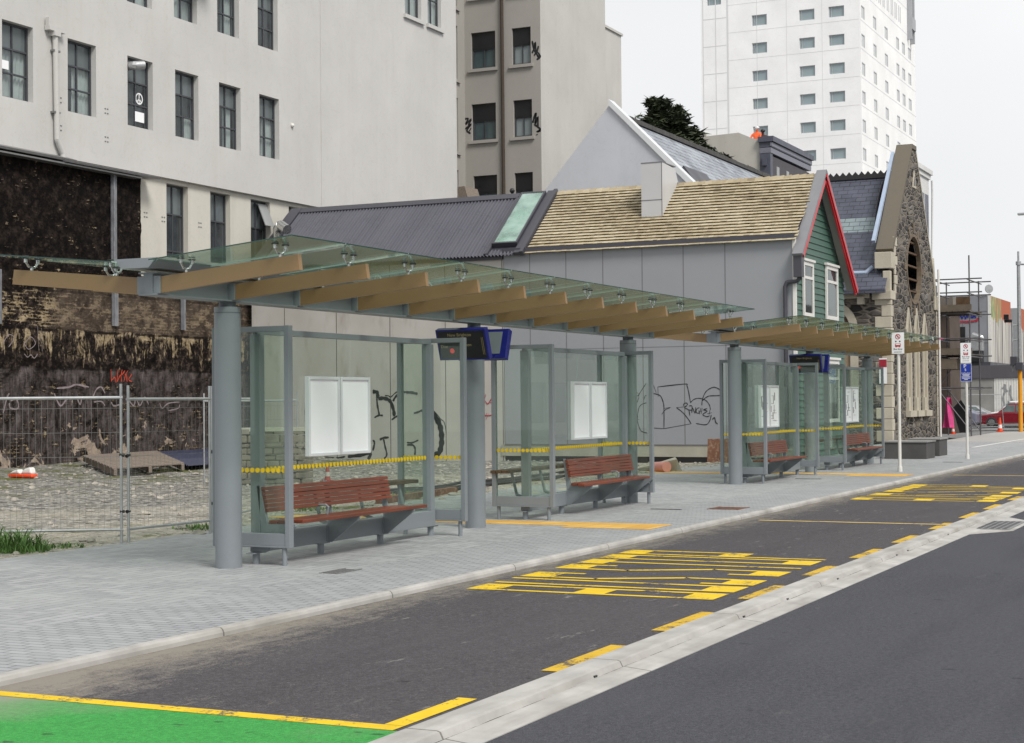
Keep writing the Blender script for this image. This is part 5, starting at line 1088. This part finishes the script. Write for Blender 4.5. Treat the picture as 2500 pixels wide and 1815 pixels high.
for x0, h in ((67.75, 5.45), (69.35, 5.5), (71.0, 5.35)):
    k = MB(); w = .9; k.prism([(x0, 1.2), (x0+.17, 1.2), (x0+.17, h-1.0), (x0+w/2, h-.25), (x0+w-.17, h-1.0), (x0+w-.17, 1.2), (x0+w, 1.2), (x0+w, h-.9), (x0+w/2, h), (x0, h-.9)], 'Y', CY-.06, CY+.05); k.box(x0-.15, x0+w+.15, CY-.2, CY+.02, .95, 1.2); k.box(x0-.1, x0+.25, CY-.12, CY+.02, 1.2, 1.75)
    lw = k.build('lancet_window', M['quoin'], ch); k = MB(); k.prism([(x0+.17, 1.2), (x0+w-.17, 1.2), (x0+w-.17, h-1.0), (x0+w/2, h-.25), (x0+.17, h-1.0)], 'Y', CY-.02, CY-.012); k.build('lancet_infill', paint('pale_boarded_infill', (.32, .28, .215), .8, .2, 3), lw)
k = MB(); k.prism([(69.4, 10.55), (70.1, 10.55), (69.75, 11.3)], 'Y', CY-.04, CY+.02); tv = k.build('triangular_vent', M['quoin'], ch); MB().prism([(69.58, 10.66), (69.92, 10.66), (69.75, 11.05)], 'Y', CY-.05, CY-.041).build('vent_opening', M['black'], tv)
kr = MB(); k = MB()   # quoins and copings
z = 0; i = 0
while z < 5.6:
    w = .42 if i % 2 else .24; k.box(CX0-.02, CX0+w, CY-.03, CY+(.62 if i % 2 == 0 else .36), z+.006, z+.44); kr.box(CX1-w*.7, CX1+.02, CY-.03, CY+.3, z+.006, z+.44); z += .45; i += 1
for j in range(6): k.box(65.72, 66.0+.25*(j % 2), CY-.03, CY+.05, 5.9+j*.38, 6.26+j*.38)
k.box(64.85, 65.7, CY-.06, CY+.7, 5.62, 5.98); k.box(64.95, 65.6, CY-.08, CY+.6, 6.85, 7.5); k.box(64.95, 65.2, CY-.02, CY+.28, 5.98, 6.75)
kr.prism([(AX+.42, AZ-.02), (73.75, 7.0), (73.83, 7.05), (AX+.45, AZ+.08)], 'Y', CY-.03, CY+.6); kr.box(73.7, 74.5, CY-.08, CY+.4, 5.6, 6.2); kr.prism([(73.45, 7.6), (73.85, 6.2), (74.1, 6.2), (73.62, 7.9)], 'Y', CY-.05, CY+.4)
k.build('quoin_stones', M['quoin'], ch, bevel=.02); kr.build('quoin_stones', M['quoin'], ch, bevel=.02)
k = MB(); e = .04    # gable coping slopes
k.prism([(65.45, 7.55), (AX-.42, AZ-.02), (AX-.42, AZ+.14), (65.3, 7.65)], 'Y', CY-.05, CY+.62); k.prism([(AX-.42, AZ-.02), (AX+.42, AZ-.02), (AX+.42, AZ+.16), (AX-.42, AZ+.16)], 'Y', CY-.05, CY+.62)
k.build('gable_coping', M['coping'], ch)
k = MB(); k.prism([(65.40, 7.9), (AX-.7, 11.9), (AX-.7, 12.05), (65.25, 8.0)], 'Y', CY+.64, CY+.78); k.build('flashing_strip', M['bluefilm'], ch)
RZ2 = 11.12
rp = lambda x: RZ2-(AX-x)*(RZ2-7.15)/(AX-65.6)
k = MB(); k.poly([(65.6, CY+.6, 7.15), (AX, CY+.6, RZ2), (AX, 32, RZ2), (65.6, 32, 7.15)]); k.poly([(AX, CY+.6, RZ2), (74.2, CY+.6, 6.6), (74.2, 32, 6.6), (AX, 32, RZ2)]); k.build('slate_roof', M['slate'], ch)
k = MB(); k.poly([(64.5, CY+.1, 6.0), (65.6, CY+.1, 7.16), (65.6, 32, 7.16), (64.5, 32, 6.0)]); k.box(64.4, 64.62, CY+.1, 32, 5.86, 6.02); lr = k.build('lower_roof', M['slate_low'], ch)
k = MB(); k.path([(65.3, CY+.75, 6.95), (65.2, CY+1.0, 6.72), (65.2, CY+1.5, 6.72), (65.4, CY+2.0, 7.05)], .09, 8); k.build('valley_flashing', M['bluefilm'], ch)
k = MB(); y = CY+.7
k.box(AX-.14, AX+.02, CY+.6, 32, RZ2-.05, RZ2+.135)
while y < 26:
    k.prism([(y, RZ2+.13), (y+.26, RZ2+.13), (y+.13, RZ2+.28)], 'X', AX-.08, AX-.02); y += .27
k.build('ridge_crest', M['black'], ch)
k = MB(); y = CY+1.0
while y < 20: k.box(64.72, 65.0, y, y+.26, 5.45, 5.75); y += .95
k.box(64.8, 65.0, CY+.8, 22, 5.7, 5.9); k.build('eave_corbels', M['quoin'], ch)
k = MB(); ac = (CY+2.45, 4.5)
for i in range(12):
    a0, a1 = math.pi*i/12, math.pi*(i+1)/12
    k.prism([(ac[0]+.85*math.cos(a0), ac[1]+.85*math.sin(a0)), (ac[0]+1.15*math.cos(a0), ac[1]+1.15*math.sin(a0)), (ac[0]+1.15*math.cos(a1), ac[1]+1.15*math.sin(a1)), (ac[0]+.85*math.cos(a1), ac[1]+.85*math.sin(a1))], 'X', 64.9, 65.05)
k.box(64.9, 65.05, ac[0]-1.15, ac[0]-.85, 1.2, 4.5); k.box(64.9, 65.05, ac[0]+.85, ac[0]+1.15, 1.2, 4.5); aw = k.build('arched_window', M['quoin'], ch)
MB().box(64.985, 64.995, ac[0]-.85, ac[0]+.85, 1.2, 4.5).build('arched_board', paint('pale_brown_board', (.30, .225, .15), .8, .15), aw); MB().prism([(ac[0]-.85, 4.5), (ac[0]+.85, 4.5), (ac[0]+.6, 5.1), (ac[0], 5.35), (ac[0]-.6, 5.1)], 'X', 64.985, 64.996).build('arch_infill', M['timber'], aw)
k = MB(); k.path([(73.9, 14.12, 0), (73.9, 14.12, 7.4)], .05, 8); k.build('downpipe', M['joinery'], ch, smooth=True)
k = MB(); k.box(64.88, 64.9, 14.45, 14.75, 2.3, 3.3); sg = k.build('notice', M['sheet'], ch); MB().box(64.872, 64.879, 14.45, 14.75, 2.95, 3.25).build('red_header', M['graf_red'], sg)
# stone blocks
def block(label, x0, x1, y0, y1, h):
    r = thing('stone_block', label, 'stone seat', ((x0+x1)/2, (y0+y1)/2, 0), 'dark stone blocks by the church'); MB().box(x0, x1, y0, y1, 0, h).build('block', M['darkstone'], r, bevel=.01); MB().box(x0-.03, x1+.03, y0-.03, y1+.03, h+.001, h+.04).build('slab_top', M['darkstone_top'], r, bevel=.006)
block('dark stone seat block nearest the fourth shelter, wider one', 46.7, 47.9, 9.32, 10.5, .46)
block('dark stone seat block just behind the wider one, next to the church wall', 49.1, 50.3, 9.42, 10.3, .48)

# ---------------------------------------------------------------- scaffold and building-site things
M['scaff'] = paint('dull_scaffold_tube', (.12, .115, .125), .5, .2, 5, .4)
sc = thing('scaffold', 'tube and plank scaffold standing against the far side of the stone church', 'scaffold', (76, 13.6, 0))
xs, ys = (74.8, 77.2), (12.95, 14.4)
for x in xs:
    for y in ys:
        k = MB(); k.tube((x, y, 0), (x, y, 6.75+1.3*(x < 75 and y < 13.5)+.3*(x > 76)), .032, 8); k.build('upright', M['scaff'], sc, smooth=True)
for z in (2.1, 3.55, 4.3, 5.45, 6.35, 6.95):
    k = MB()
    for y in ys: k.tube((74.3, y, z), (77.9, y, z), .03, 8)
    for x in xs: k.tube((x, 12.4, z+.06), (x, 14.8, z+.06), .03, 8)
    k.build('ledger', M['scaff'], sc, smooth=True)
for a, b in (((74.8, 12.95, .2), (74.8, 14.4, 2.1)), ((74.8, 14.4, 2.1), (74.8, 12.95, 4.2)), ((77.2, 12.95, .2), (77.2, 14.4, 2.1))):
    MB().tube(a, b, .026, 8).build('brace', M['scaff'], sc, smooth=True)
for z, m in ((3.62, 'scaffold_plank'), (5.55, 'scaffold_plank')):
    k = MB()
    for j in range(6): k.box(74.4, 77.8, 12.9+j*.25, 13.13+j*.25, z, z+.05)
    k.box(74.42, 74.46, 12.8, 14.4, z+.051, z+.3); k.build('plank_deck', M[m], sc)
k = MB(); k.box(74.60, 74.64, 12.9, 13.5, 5.7, 6.2); k.build('plywood_board', M['timber'], sc)
k = MB(); k.box(74.5, 78, 13.5, 14.35, 3.0, 3.45); k.build('toe_board', M['scaffold_plank'], sc)
bh = thing('brick_remnant', 'dark roofless brick and timber shed behind the scaffold', 'building', (82, 16, 0))
k = MB(); k.box(79.5, 82.2, 14.7, 18.5, 0, 5.9); k.build('brick_wall', paint('dark_brick_and_timber', (.075, .055, .045), .9, .5, 1.2), bh); k = MB(); k.box(79.3, 82.4, 14.5, 18.7, 5.9, 6.5); k.build('roof_fascia', paint('stained_grey_fascia', (.17, .15, .13), .8, .2), bh)
k = MB(); k.box(79.44, 79.499, 15.4, 16.9, 2.2, 5.3); k.build('dark_opening', M['black'], bh)
# magenta sheet, leaning black panel
k = MB(); k.grid(lambda i, j: (75.35+.12*math.sin(i*7+j*3)+.25*j, 14.30-.50*i*(1-.55*j)-.12*j, .38+1.35*j), 14, 20); ps = tag(k.build('magenta_netting', paint('magenta_plastic_net', (.62, .05, .22), .6, .25, 5), rec=False, smooth=True), 'bright magenta plastic sheet hung on the scaffold foot', 'plastic sheet')
k = MB(); k.prism([(14.30, .06), (14.02, .06), (14.02, 1.3), (14.22, 1.62), (14.62, 1.22)], 'X', 79.5, 79.62); tag(k.build('leaning_panel', M['black']), 'black pointed panel leaning beside the magenta sheet', 'panel')
def cone(label, x, y, h, z=0, mo=None, mw=None):
    r = thing('traffic_cone', label, 'traffic cone', (x, y, z), 'orange traffic cones'); s = h/.7
    k = MB(); k.box(x-.17*s, x+.17*s, y-.17*s, y+.17*s, z, z+.035*s); k.lathe([(.125*s, .03*s), (.035*s, h)], (x, y, z), 18); b = k.build('body', mo or M['orange'], r, smooth=True)
    MB().lathe([(.1068*s, .18*s), (.0835*s, .35*s)], (x, y, z), 18).build('reflective_band', mw or M['cone_white'], b, smooth=True); k = MB(); k.lathe([(.0665*s, .46*s), (.053*s, .56*s)], (x, y, z), 18); k.build('reflective_band', mw or M['cone_white'], b, smooth=True)
cone('orange and white traffic cone beside the orange traffic pole', 84.3, 13.2, .72)
cone('small dull orange traffic cone at the foot of the magenta sheet', 79.2, 14.55, .5)
cone('faded red and white traffic cone seen through the nearest shelter above its bench', 31.45, 19.5, .40, -.02, paint('faded_red_plastic', (.27, .06, .045), .7, .2), paint('dirty_white_band', (.38, .36, .33), .7, .15))
# traffic pole
tp = thing('traffic_pole', 'tall grey traffic pole with orange lower half at the right edge', 'traffic pole', (84.85, 12.28, 0))
MB().tube((84.85, 12.28, 0), (84.85, 12.28, 3.35), .105, 18).build('orange_base', paint('orange_yellow_pole', (.72, .31, .015), .4, .06), tp, smooth=True)
k = MB(); k.tube((84.85, 12.28, 3.35), (84.85, 12.28, 8.4), .105, 16, .085); k.tube((84.85, 12.28, 8.4), (84.85, 12.28, 8.98), .05, 12); k.tube((84.85, 12.28, 8.3), (84.85, 12.28, 8.48), .13, 14); k.tube((84.85, 12.28, 8.34), (84.85, 9.0, 8.2), .05, 10, .04); k.build('mast', M['galv'], tp, smooth=True)
k = MB(); k.tube((84.85, 12.62, 3.0), (84.85, 12.62, 5.5), .05, 12); k.path([(84.85, 12.62, 5.3), (84.85, 12.28, 5.3)], .04, 8); k.path([(84.85, 12.62, 4.55), (84.85, 12.2, 4.6)], .04, 8); k.build('side_mast', M['galv'], tp, smooth=True)
k = MB(); k.box(84.6, 84.95, 12.12, 12.46, 3.05, 3.45); k.box(84.65, 84.9, 12.4, 12.72, 3.3, 3.75); k.build('signal_box', M['flash'], tp, bevel=.02)
k = MB(); k.box(84.78, 84.9, 12.62, 13.0, 5.45, 5.6); k.box(84.6, 84.8, 12.75, 13.0, 5.6, 5.85); k.build('signal_head', M['black'], tp, bevel=.02)
lp = thing('street_lamp', 'street lamp head reaching in at the right edge of the sky', 'street lamp', (60, 7.0, 0))
k = MB(); k.tube((60, 7.0, 0), (60, 7.0, 8.4), .09, 12, .06); k.tube((60, 7.0, 8.3), (60, 8.3, 8.2), .03, 8); k.build('pole', M['galv'], lp, smooth=True); MB().box(59.9, 60.1, 8.25, 8.68, 8.12, 8.2).build('lamp_head', M['galv'], lp, bevel=.02)
# cars
def car(label, X, Yf, L, H, paintm, z=-.06, boxy=False, W=1.75):
    """nose towards +Y, side face at x = X (near side)"""
    r = thing('parked_car', label, 'car', (X+W/2, Yf-L/2, z), 'cars beyond the site fence')
    S = [(0, .28), (0, .62), (.06, .72), (.22*L, .84), (.27*L, .88), (.42*L, H-.02), (.50*L, H), (.80*L, H-.03), (.96*L, .92), (L, .88), (L, .32), (.88*L, .2), (.1*L, .2)]
    k = MB(); k.prism([(Yf-a, b+z) for a, b in S], 'X', X, X+W); 
    def tp(v):
        q = max(0, v.z-z-.85)/max(.1, H-.85); c = X+W/2; return Vector((c+(v.x-c)*(1-.17*q), v.y, v.z))
    k.xf(tp); b = k.build('body', paintm, r, bevel=.06)
    for a0, a1 in ((.33, .49), (.505, .66), (.675, .82)):
        k = MB(); zt = H-.10; zl = .93
        for xx in (X-.004, X+W+.004):
            pts = [(Yf-(a0*L+(.06*L if a0 < .4 else 0)), zt), (Yf-a1*L, zt), (Yf-a1*L-(.08*L if a1 > .8 else 0), zl), (Yf-a0*L, zl)]
            k.poly([tuple(tp(Vector((xx, y, zz+z)))) for y, zz in pts])
        k.build('side_window', M['winglass'] if 0 else paint('car_window', (.10, .13, .13), .08, .5, 3), b)
    k = MB(); c = lambda a, b_: [(X+.16+(.0), Yf-a*L, b_+z), (X+W-.16, Yf-a*L, b_+z)]
    p0 = c(.275, .90); p1 = c(.415, H-.05); k.poly([(p0[0][0]-.08, p0[0][1]+.012, p0[0][2]+.012), (p0[1][0]+.08, p0[1][1]+.012, p0[1][2]+.012), (p1[1][0], p1[1][1]+.012, p1[1][2]+.012), (p1[0][0], p1[0][1]+.012, p1[0][2]+.012)]); k.build('windscreen', paint('windscreen_glass', (.2, .23, .25), .08, .2), b)
    for a in (.19, .79):
        for xx in (X-.01, X+W-.19):
            k = MB(); k.tube((xx, Yf-a*L, z+.31), (xx+.2, Yf-a*L, z+.31), .31, 22); w = k.build('wheel', M['rubber'], r, smooth=True); k = MB(); k.tube((xx-.006, Yf-a*L, z+.31), (xx+.206, Yf-a*L, z+.31), .19, 18); k.build('rim', M['chrome'], w, smooth=True)
    k = MB(); 
    for xx in (X+.08, X+W-.4): k.box(xx, xx+.32, Yf-.03, Yf+.01, z+.6, z+.72)
    k.build('headlight', M['white'], r)
    k = MB(); k.box(X-.012, X-.0, Yf-.50*L-.12, Yf-.50*L+.05, z+.83, z+.87); k.build('door_handle', M['chrome'], r)
    k = MB(); k.box(X-.02, X+W+.02, Yf-.86*L, Yf-.13*L, z+.2, z+.27); k.build('sill_trim', M['galv_dark'], r)
cred = paint('dark_red_car_paint', (.20, .008, .018), .22, .08, 1, 0, .6); csil = paint('silver_car_paint', (.42, .43, .45), .25, .05, 1, .3); cwh = paint('white_car_paint', (.72, .73, .74), .25, .03, 1); cblu = paint('grey_blue_car_paint', (.17, .18, .24), .3, .1, 1)
car('dark red hatchback parked side on behind the site fence', 100, 17.0, 4.5, 1.43, cred)
car('white car with roof rack parked behind the red hatchback', 110, 18.6, 4.8, 1.55, cwh)
car('silver car mostly hidden behind the second sign pole', 108, 21.6, 3.9, 1.3, csil)
car('grey blue car behind the site fence left of the red hatchback', 96.5, 20.6, 4.2, 1.3, cblu)
# site mesh fences
def meshfence(label, A, B, h, z=0, n=14, group='temporary mesh fence panels', lean=0):
    r = thing('mesh_fence', label, 'fence', (A[0], A[1], z), group); A3 = Vector((A[0], A[1], z)); B3 = Vector((B[0], B[1], z)); d = (B3-A3); L = d.length; d.normalize(); U = Vector((0, 0, 1))+Vector((-d.y, d.x, 0))*lean
    P = lambda s, u: A3+d*s+U*u
    for s in (0.02, L-.02): MB().tube(P(s, 0), P(s, h), .018, 10).build('post', M['galv'], r, smooth=True)
    MB().tube(P(0, h-.17), P(L, h-.17), .019, 8).build('rail', M['galv'], r, smooth=True); MB().tube(P(0, .17), P(L, .17), .017, 8).build('rail', M['galv'], r, smooth=True)
    k = MB(); w = .0016; m = int(L/.075)
    def wire(a, b, q):
        t_ = (b-a).normalized(); s1 = t_.cross(Vector((-d.y, d.x, 0))).normalized()*q; k._add([a-s1, a+s1, b+s1, b-s1], [(0, 1, 2, 3)])
    for i in range(1, m): wire(P(L*i/m, .17), P(L*i/m, h-.17), w)
    for j in range(1, int((h-.34)/.3)+1): wire(P(0, .17+j*.3), P(L, .17+j*.3), .0022)
    k.build('wire_mesh', M['galv_dark'], r, rec=False)
    k = MB(); k.path([P(-.02, h*.55), P(.04, h*.56)], .022, 8); k.path([P(-.02, h*.2), P(.04, h*.2)], .02, 8); k.build('clamp', M['black'], r)
    return r
meshfence('galvanised mesh fence panel at the left edge of the photo', (16.33, 13.08), (15.03, 15.2), 1.97)
meshfence('galvanised mesh fence panel between the left panel and the first column', (16.39, 13.06), (18.02, 12.98), 1.95)
meshfence('mesh fence panel seen through the end glass of the nearest shelter', (18.1, 13.02), (20.15, 13.75), 1.95)
meshfence('mesh fence panel standing by the ruined stone stub in the lot', (29.95, 19.3), (29.3, 21.3), 1.95)
meshfence('site fence panel in front of the red car, leaning back', (88, 15.35), (90.5, 13.95), 2.05, 0, 14, 'temporary mesh fence panels', .08)
meshfence('site fence panel across the scaffold foot', (80, 13.9), (84.5, 14.9), 2.0)

# ---------------------------------------------------------------- far commercial building
fb_ = thing('commercial_building', 'grey panelled commercial building with dark script sign and painted side', 'building', (122, 20, 0))
k = MB(); k.box(118, 127.4, 19.08, 23, 4.2, 8.85); k.build('grey_wall', paint('grey_precast_panel', (.215, .225, .245), .75, .12, .8), fb_)
k = MB()
for z in (5.55, 7.75): k.box(117.985, 118, 19.08, 23, z-.02, z+.02)
k.box(117.985, 118, 20.9, 20.94, 4.2, 8.85); k.build('panel_joint', M['cladding_joint'], fb_)
k = MB(); k.box(117.96, 118.1, 19.0, 19.18, 4.2, 8.9); k.build('corner_strip', M['offwhite'], fb_)
t = NT('painted_plant_mural'); x, y, z, p = t.pos(); v = t.noise(1, 4, t.svec(1.6, 1, .35)); h = t.math('ADD', t.math('MULTIPLY', t.noise(1, 3, t.svec(1.1, 1, .5)), 2.2), 6.1)
stem = t.ramp(t.noise(1, 2, t.svec(5, 1, .1)), [(.42, (.10, .09, .085)), (.48, (.55, .53, .49))])
top = t.ramp(v, [(.35, (.12, .22, .10)), (.46, (.45, .42, .2)), (.52, (.14, .2, .12)), (.6, (.55, .17, .07)), (.7, (.5, .16, .05))])
top = t.mix(t.rng(x, 122.3, 123.4), top, (.42, .11, .05))
base = t.mix(t.math('GREATER_THAN', z, h), stem, top); mm = t.pbr(base, .8)
k = MB(); k.box(118.15, 127.4, 19.05, 19.078, 4.2, 8.85); k.build('mural', mm, fb_)
random.seed(5)
k = ribbons([([(21.35, 7.75), (21.2, 7.3), (21.05, 7.5), (20.95, 7.25)], .09), ([(20.95, 7.25), (20.8, 7.55), (20.72, 7.25), (20.62, 7.5)], .08), ([(20.55, 7.3), (20.5, 7.75), (20.38, 7.4), (20.3, 7.3)], .09), ([(20.3, 7.5), (20.2, 7.3), (20.12, 7.55), (20.05, 7.28)], .08), ([(20.0, 7.3), (19.98, 7.7)], .08), ([(21.4, 7.78), (20.9, 7.85), (20.6, 7.78)], .05)], 'X', 117.97); k.build('script_sign', M['navy'], fb_, rec=False)
k = ribbons([([(21.3, 7.08), (20.6, 7.05), (19.95, 7.12), (19.9, 7.3)], .14)], 'X', 117.965); k.build('sign_underline', M['graf_red'], fb_, rec=False)
k = MB(); k.box(117.3, 117.98, 19.6, 20.45, 5.0, 6.0); k.path([(117.6, 19.6, 5.0), (117.6, 19.6, 5.9), (117.7, 20.2, 6.1)], .2, 12); k.build('duct', M['galv'], fb_)
k = MB(); k.box(116.8, 117.97, 19.5, 20.6, 4.2, 4.98); k.box(117.97, 117.99, 20.75, 21.6, 5.6, 6.7); k.build('dark_unit', M['black'], fb_)
k = MB(); k.tube((118, 19.08, 8.9), (118.05, 19.08, 9.35), .02, 8); k.tube((117.9, 19.05, 9.3), (117.96, 19.1, 9.3), .3, 16); k.build('satellite_dish', M['galv'], fb_, smooth=True)
k = MB(); k.box(117, 129, 18.9, 23.2, 3.9, 4.19); k.build('dark_base', M['flash'], fb_)
f2 = thing('painted_block', 'second painted building farther right behind the traffic pole', 'building', (138, 19, 0))
k = MB(); k.box(135, 150, 19.57, 22, 0, 8.8); k.build('walls', paint('grey_far_wall', (.27, .28, .29), .8, .1), f2); k = MB(); k.box(135.1, 150, 19.53, 19.568, 4.5, 8.8); k.build('mural', mm, f2)
rw_ = thing('retaining_wall', 'low grey concrete wall below the commercial building', 'wall', (109, 20, 0))
k = MB(); k.box(112, 112.4, 17.9, 24, 0, 3.0); k.build('wall_panel', paint('stained_grey_block', (.25, .245, .23), .9, .25, .9), rw_); k = MB(); k.box(111.9, 116.9, 13, 24, 3.0, 3.85); k.build('parapet', M['dark_render'], rw_)
k = MB(); k.box(112, 112.3, 13, 17.88, 0, 2.98)
for i in range(30): k.box(111.97, 112, 13+i*.16, 13.08+i*.16, 0, 2.98)
wc = k.build('white_hoarding', M['offwhite'], rw_)
k = ribbons([([(17.2, 2.6), (17.15, 2.2), (17.3, 1.7), (17.2, 1.2)], .12), ([(17.4, 2.3), (17.2, 2.35), (17.0, 2.1)], .1), ([(16.8, 2.5), (16.85, 2.0), (16.7, 1.4)], .12), ([(17.0, 1.5), (16.9, 1.1)], .08)], 'X', 111.95); k.build('painted_figure', M['galv'], wc, rec=False)

# ---------------------------------------------------------------- things lying about the lot
rd = thing('timber_deck', 'grey slatted timber deck panel lying against the black wall', 'timber panel', (35, 27.5, .1))
A, B, C_, D_ = Vector((36.2, 30.4, .30)), Vector((31.6, 25.6, .17)), Vector((34.7, 25.8, .17)), Vector((40.3, 31.0, .30))
k = MB(); n = 11
for i in range(n):
    s0, s1 = i/n, (i+.72)/n; p0, p1, p2, p3 = A.lerp(B, s0), A.lerp(B, s1), D_.lerp(C_, s1), D_.lerp(C_, s0); u = Vector((0, 0, .035)); k.hexa([p0, p1, p2, p3, p0+u, p1+u, p2+u, p3+u])
k.build('slats', M['greytimber'], rd)
k = MB()
for s in (.03, .5, .97):
    p0, p1 = A.lerp(D_, s), B.lerp(C_, s); w = Vector((.06, 0, 0)); h = Vector((0, 0, .14)); k.hexa([p0-w-h, p1-w-h, p1+w-h, p0+w-h, p0-w, p1-w, p1+w, p0+w])
k.build('bearers', M['greytimber'], rd)
k = MB(); k.grid(lambda i, j: (35.1+2.6*i+5.4*j+.8*i*j, 26.0+.2*i+5.1*j, .12+.03*math.sin(j*110)+.16*j), 2, 90); tag(k.build('roofing_sheet', paint('dark_blue_corrugated_sheet', (.035, .04, .075), .4, .2), smooth=True, rec=False), 'dark blue corrugated sheets lying beside the slatted timber deck', 'roofing sheet')
sb = thing('barrier_pieces', 'toppled orange and white road barrier pieces at the foot of the black wall', 'barrier', (30.2, 26.3, .05))
BS = lambda v: Vector((v.x-.3, v.y+.62, v.z))
k = MB(); k.hexa([(30.1, 26.6, .05), (29.98, 25.8, .05), (30.15, 25.76, .05), (30.3, 26.55, .05), (30.1, 26.6, .13), (29.98, 25.8, .11), (30.15, 25.76, .14), (30.3, 26.55, .12)]); k.xf(BS).build('orange_base', M['orange'], sb, bevel=.02)
for y, h in ((26.4, .22), (26.05, .27)):
    k = MB(); k.prism([(y-.17, .13), (y+.19, .13), (y+.06, h-.02), (y-.1, h+.02)], 'X', 30.08, 30.28); k.xf(BS).build('white_panel', M['offwhite'], sb, bevel=.04)
k = MB(); k.prism([(42.3, 0), (42.36, 0), (42.52, .72), (42.46, .72)], 'Y', 13.75, 14.45); k = MB(); k.hexa([(42.9, 13.62, -.02), (42.95, 13.62, -.02), (42.45, 14.32, -.02), (42.40, 14.32, -.02), (42.98, 13.62, .66), (43.03, 13.62, .66), (42.53, 14.32, .66), (42.48, 14.32, .66)]); tag(k.build('brown_board', M['rustboard']), 'rusty brown board propped up at the end of the grey wall', 'board')
k = MB(); k.tube((37.3, 13.9, .1), (37.0, 13.5, .13), .13, 16); p = thing('pipe_end', 'pinkish pipe end lying at the pavement edge past the second shelter', 'pipe', (37.1, 13.7, .1)); k.build('pipe', paint('pink_plastic_pipe', (.55, .26, .22), .5, .1), p, smooth=True)
k = MB(); k.hexa([(37.4, 13.4, 0), (37.2, 14.6, 0), (37.7, 14.6, 0), (37.8, 13.4, 0), (37.3, 13.35, .30), (37.2, 14.2, .1), (37.6, 14.3, .1), (37.6, 13.5, .34)]); tag(k.build('broken_slab', M['plinth']), 'broken concrete slab tilted up behind the pinkish pipe', 'slab')
ru = thing('stone_stub', 'ruined stub of coursed stone wall seen through the nearest shelter', 'wall', (29.8, 19.8, 0))
random.seed(8); k = MB(); z = 0
while z < 1.1:
    hgt = random.uniform(.1, .18); s = -.15
    while s < 1.0:
        w = random.uniform(.16, .4); e_ = random.uniform(0, .06); f = lambda a, b_: (29.4+a*.45+b_, 20.3-a*1.15, 0)
        p = [f(s, -e_), f(min(1.05, s+w-.02), -e_), f(min(1.05, s+w-.02), .35), f(s, .35)]; k.hexa([(*q[:2], z) for q in p]+[(*q[:2], z+hgt-.02) for q in p]); s += w
    z += hgt
k.build('stonework', paint('brown_grey_stone', (.17, .155, .125), .9, .45, 3, bmp=.3), ru, bevel=.015)
k = MB(); k.hexa([(29.35, 20.4, 1.12), (29.9, 18.9, 1.12), (30.3, 18.9, 1.12), (29.8, 20.4, 1.12), (29.35, 20.4, 1.2), (29.9, 18.9, 1.2), (30.3, 18.9, 1.2), (29.8, 20.4, 1.2)]); k.build('cap_slab', M['plinth'], ru)
for i, (a, b) in enumerate((((26.6, 15.2, .03), (36.5, 14.9, .04)), ((26.6, 14.9, .03), (35.5, 14.65, .03)), ((27, 15.6, .03), (38, 15.6, .03)))):
    k = MB(); q = [Vector(a).lerp(Vector(b), s/12)+Vector((0, .12*math.sin(s*1.3+i), .015*math.sin(s*2))) for s in range(13)]; k.path(q, .03, 8); tag(k.build('black_hose', M['rubber'], smooth=True), 'black plastic hoses lying on the rubble beside the pavement', 'hose', 'black hoses on the lot')
k = MB(); k.hexa([(24.3, 14.0, -.02), (27.5, 14.2, -.02), (27.5, 14.32, -.02), (24.3, 14.12, -.02), (24.3, 14.0, .1), (27.5, 14.2, .12), (27.5, 14.32, .12), (24.3, 14.12, .1)]); tag(k.build('timber_edging', M['rustboard']), 'brown timber edging lying along the pavement past the first shelter', 'timber')

# ---------------------------------------------------------------- other side of the street (unseen, added for the shelter glass to reflect)
def across(label, x0, x1, y, h, m, wm):
    r = thing('reflection_building', label, 'building', ((x0+x1)/2, y, 0), 'unseen buildings added across the road'); k = MB(); n = max(2, int((x1-x0)/3.5)); st = (x1-x0)/n
    hs = [(x0+st*i+.6, x0+st*(i+1)-.6, z0, z1) for i in range(n) for z0, z1 in ((.5, 2.8), (4.2, 6.0)) if z1 < h-.5]
    wall(k, 'Y', y, -1, x0, x1, -.2, h, hs, .2); k.box(x0, x1, y-8, y-.3, -.2, h-.05); k.build('walls', m, r)
    for a, b, c, d in hs: MB().box(a, b, y-.28, y-.2, c, d).build('window', wm, r)
dkg = paint('dark_shop_glass', (.05, .06, .065), .1, .3)
across('unseen brown rendered building added across the road for reflections', 18, 46, -17, 8.5, M['stucco_well'], dkg)
across('unseen dark grey building added across the road for reflections', 46, 78, -19, 10.5, M['dark_render'], dkg)
across('unseen cream building added across the road for reflections', 78, 112, -18, 9.0, M['cream'], dkg)
across('unseen grey warehouse added across the road for reflections', 112, 175, -20, 11.5, M['rubble_x'], dkg)
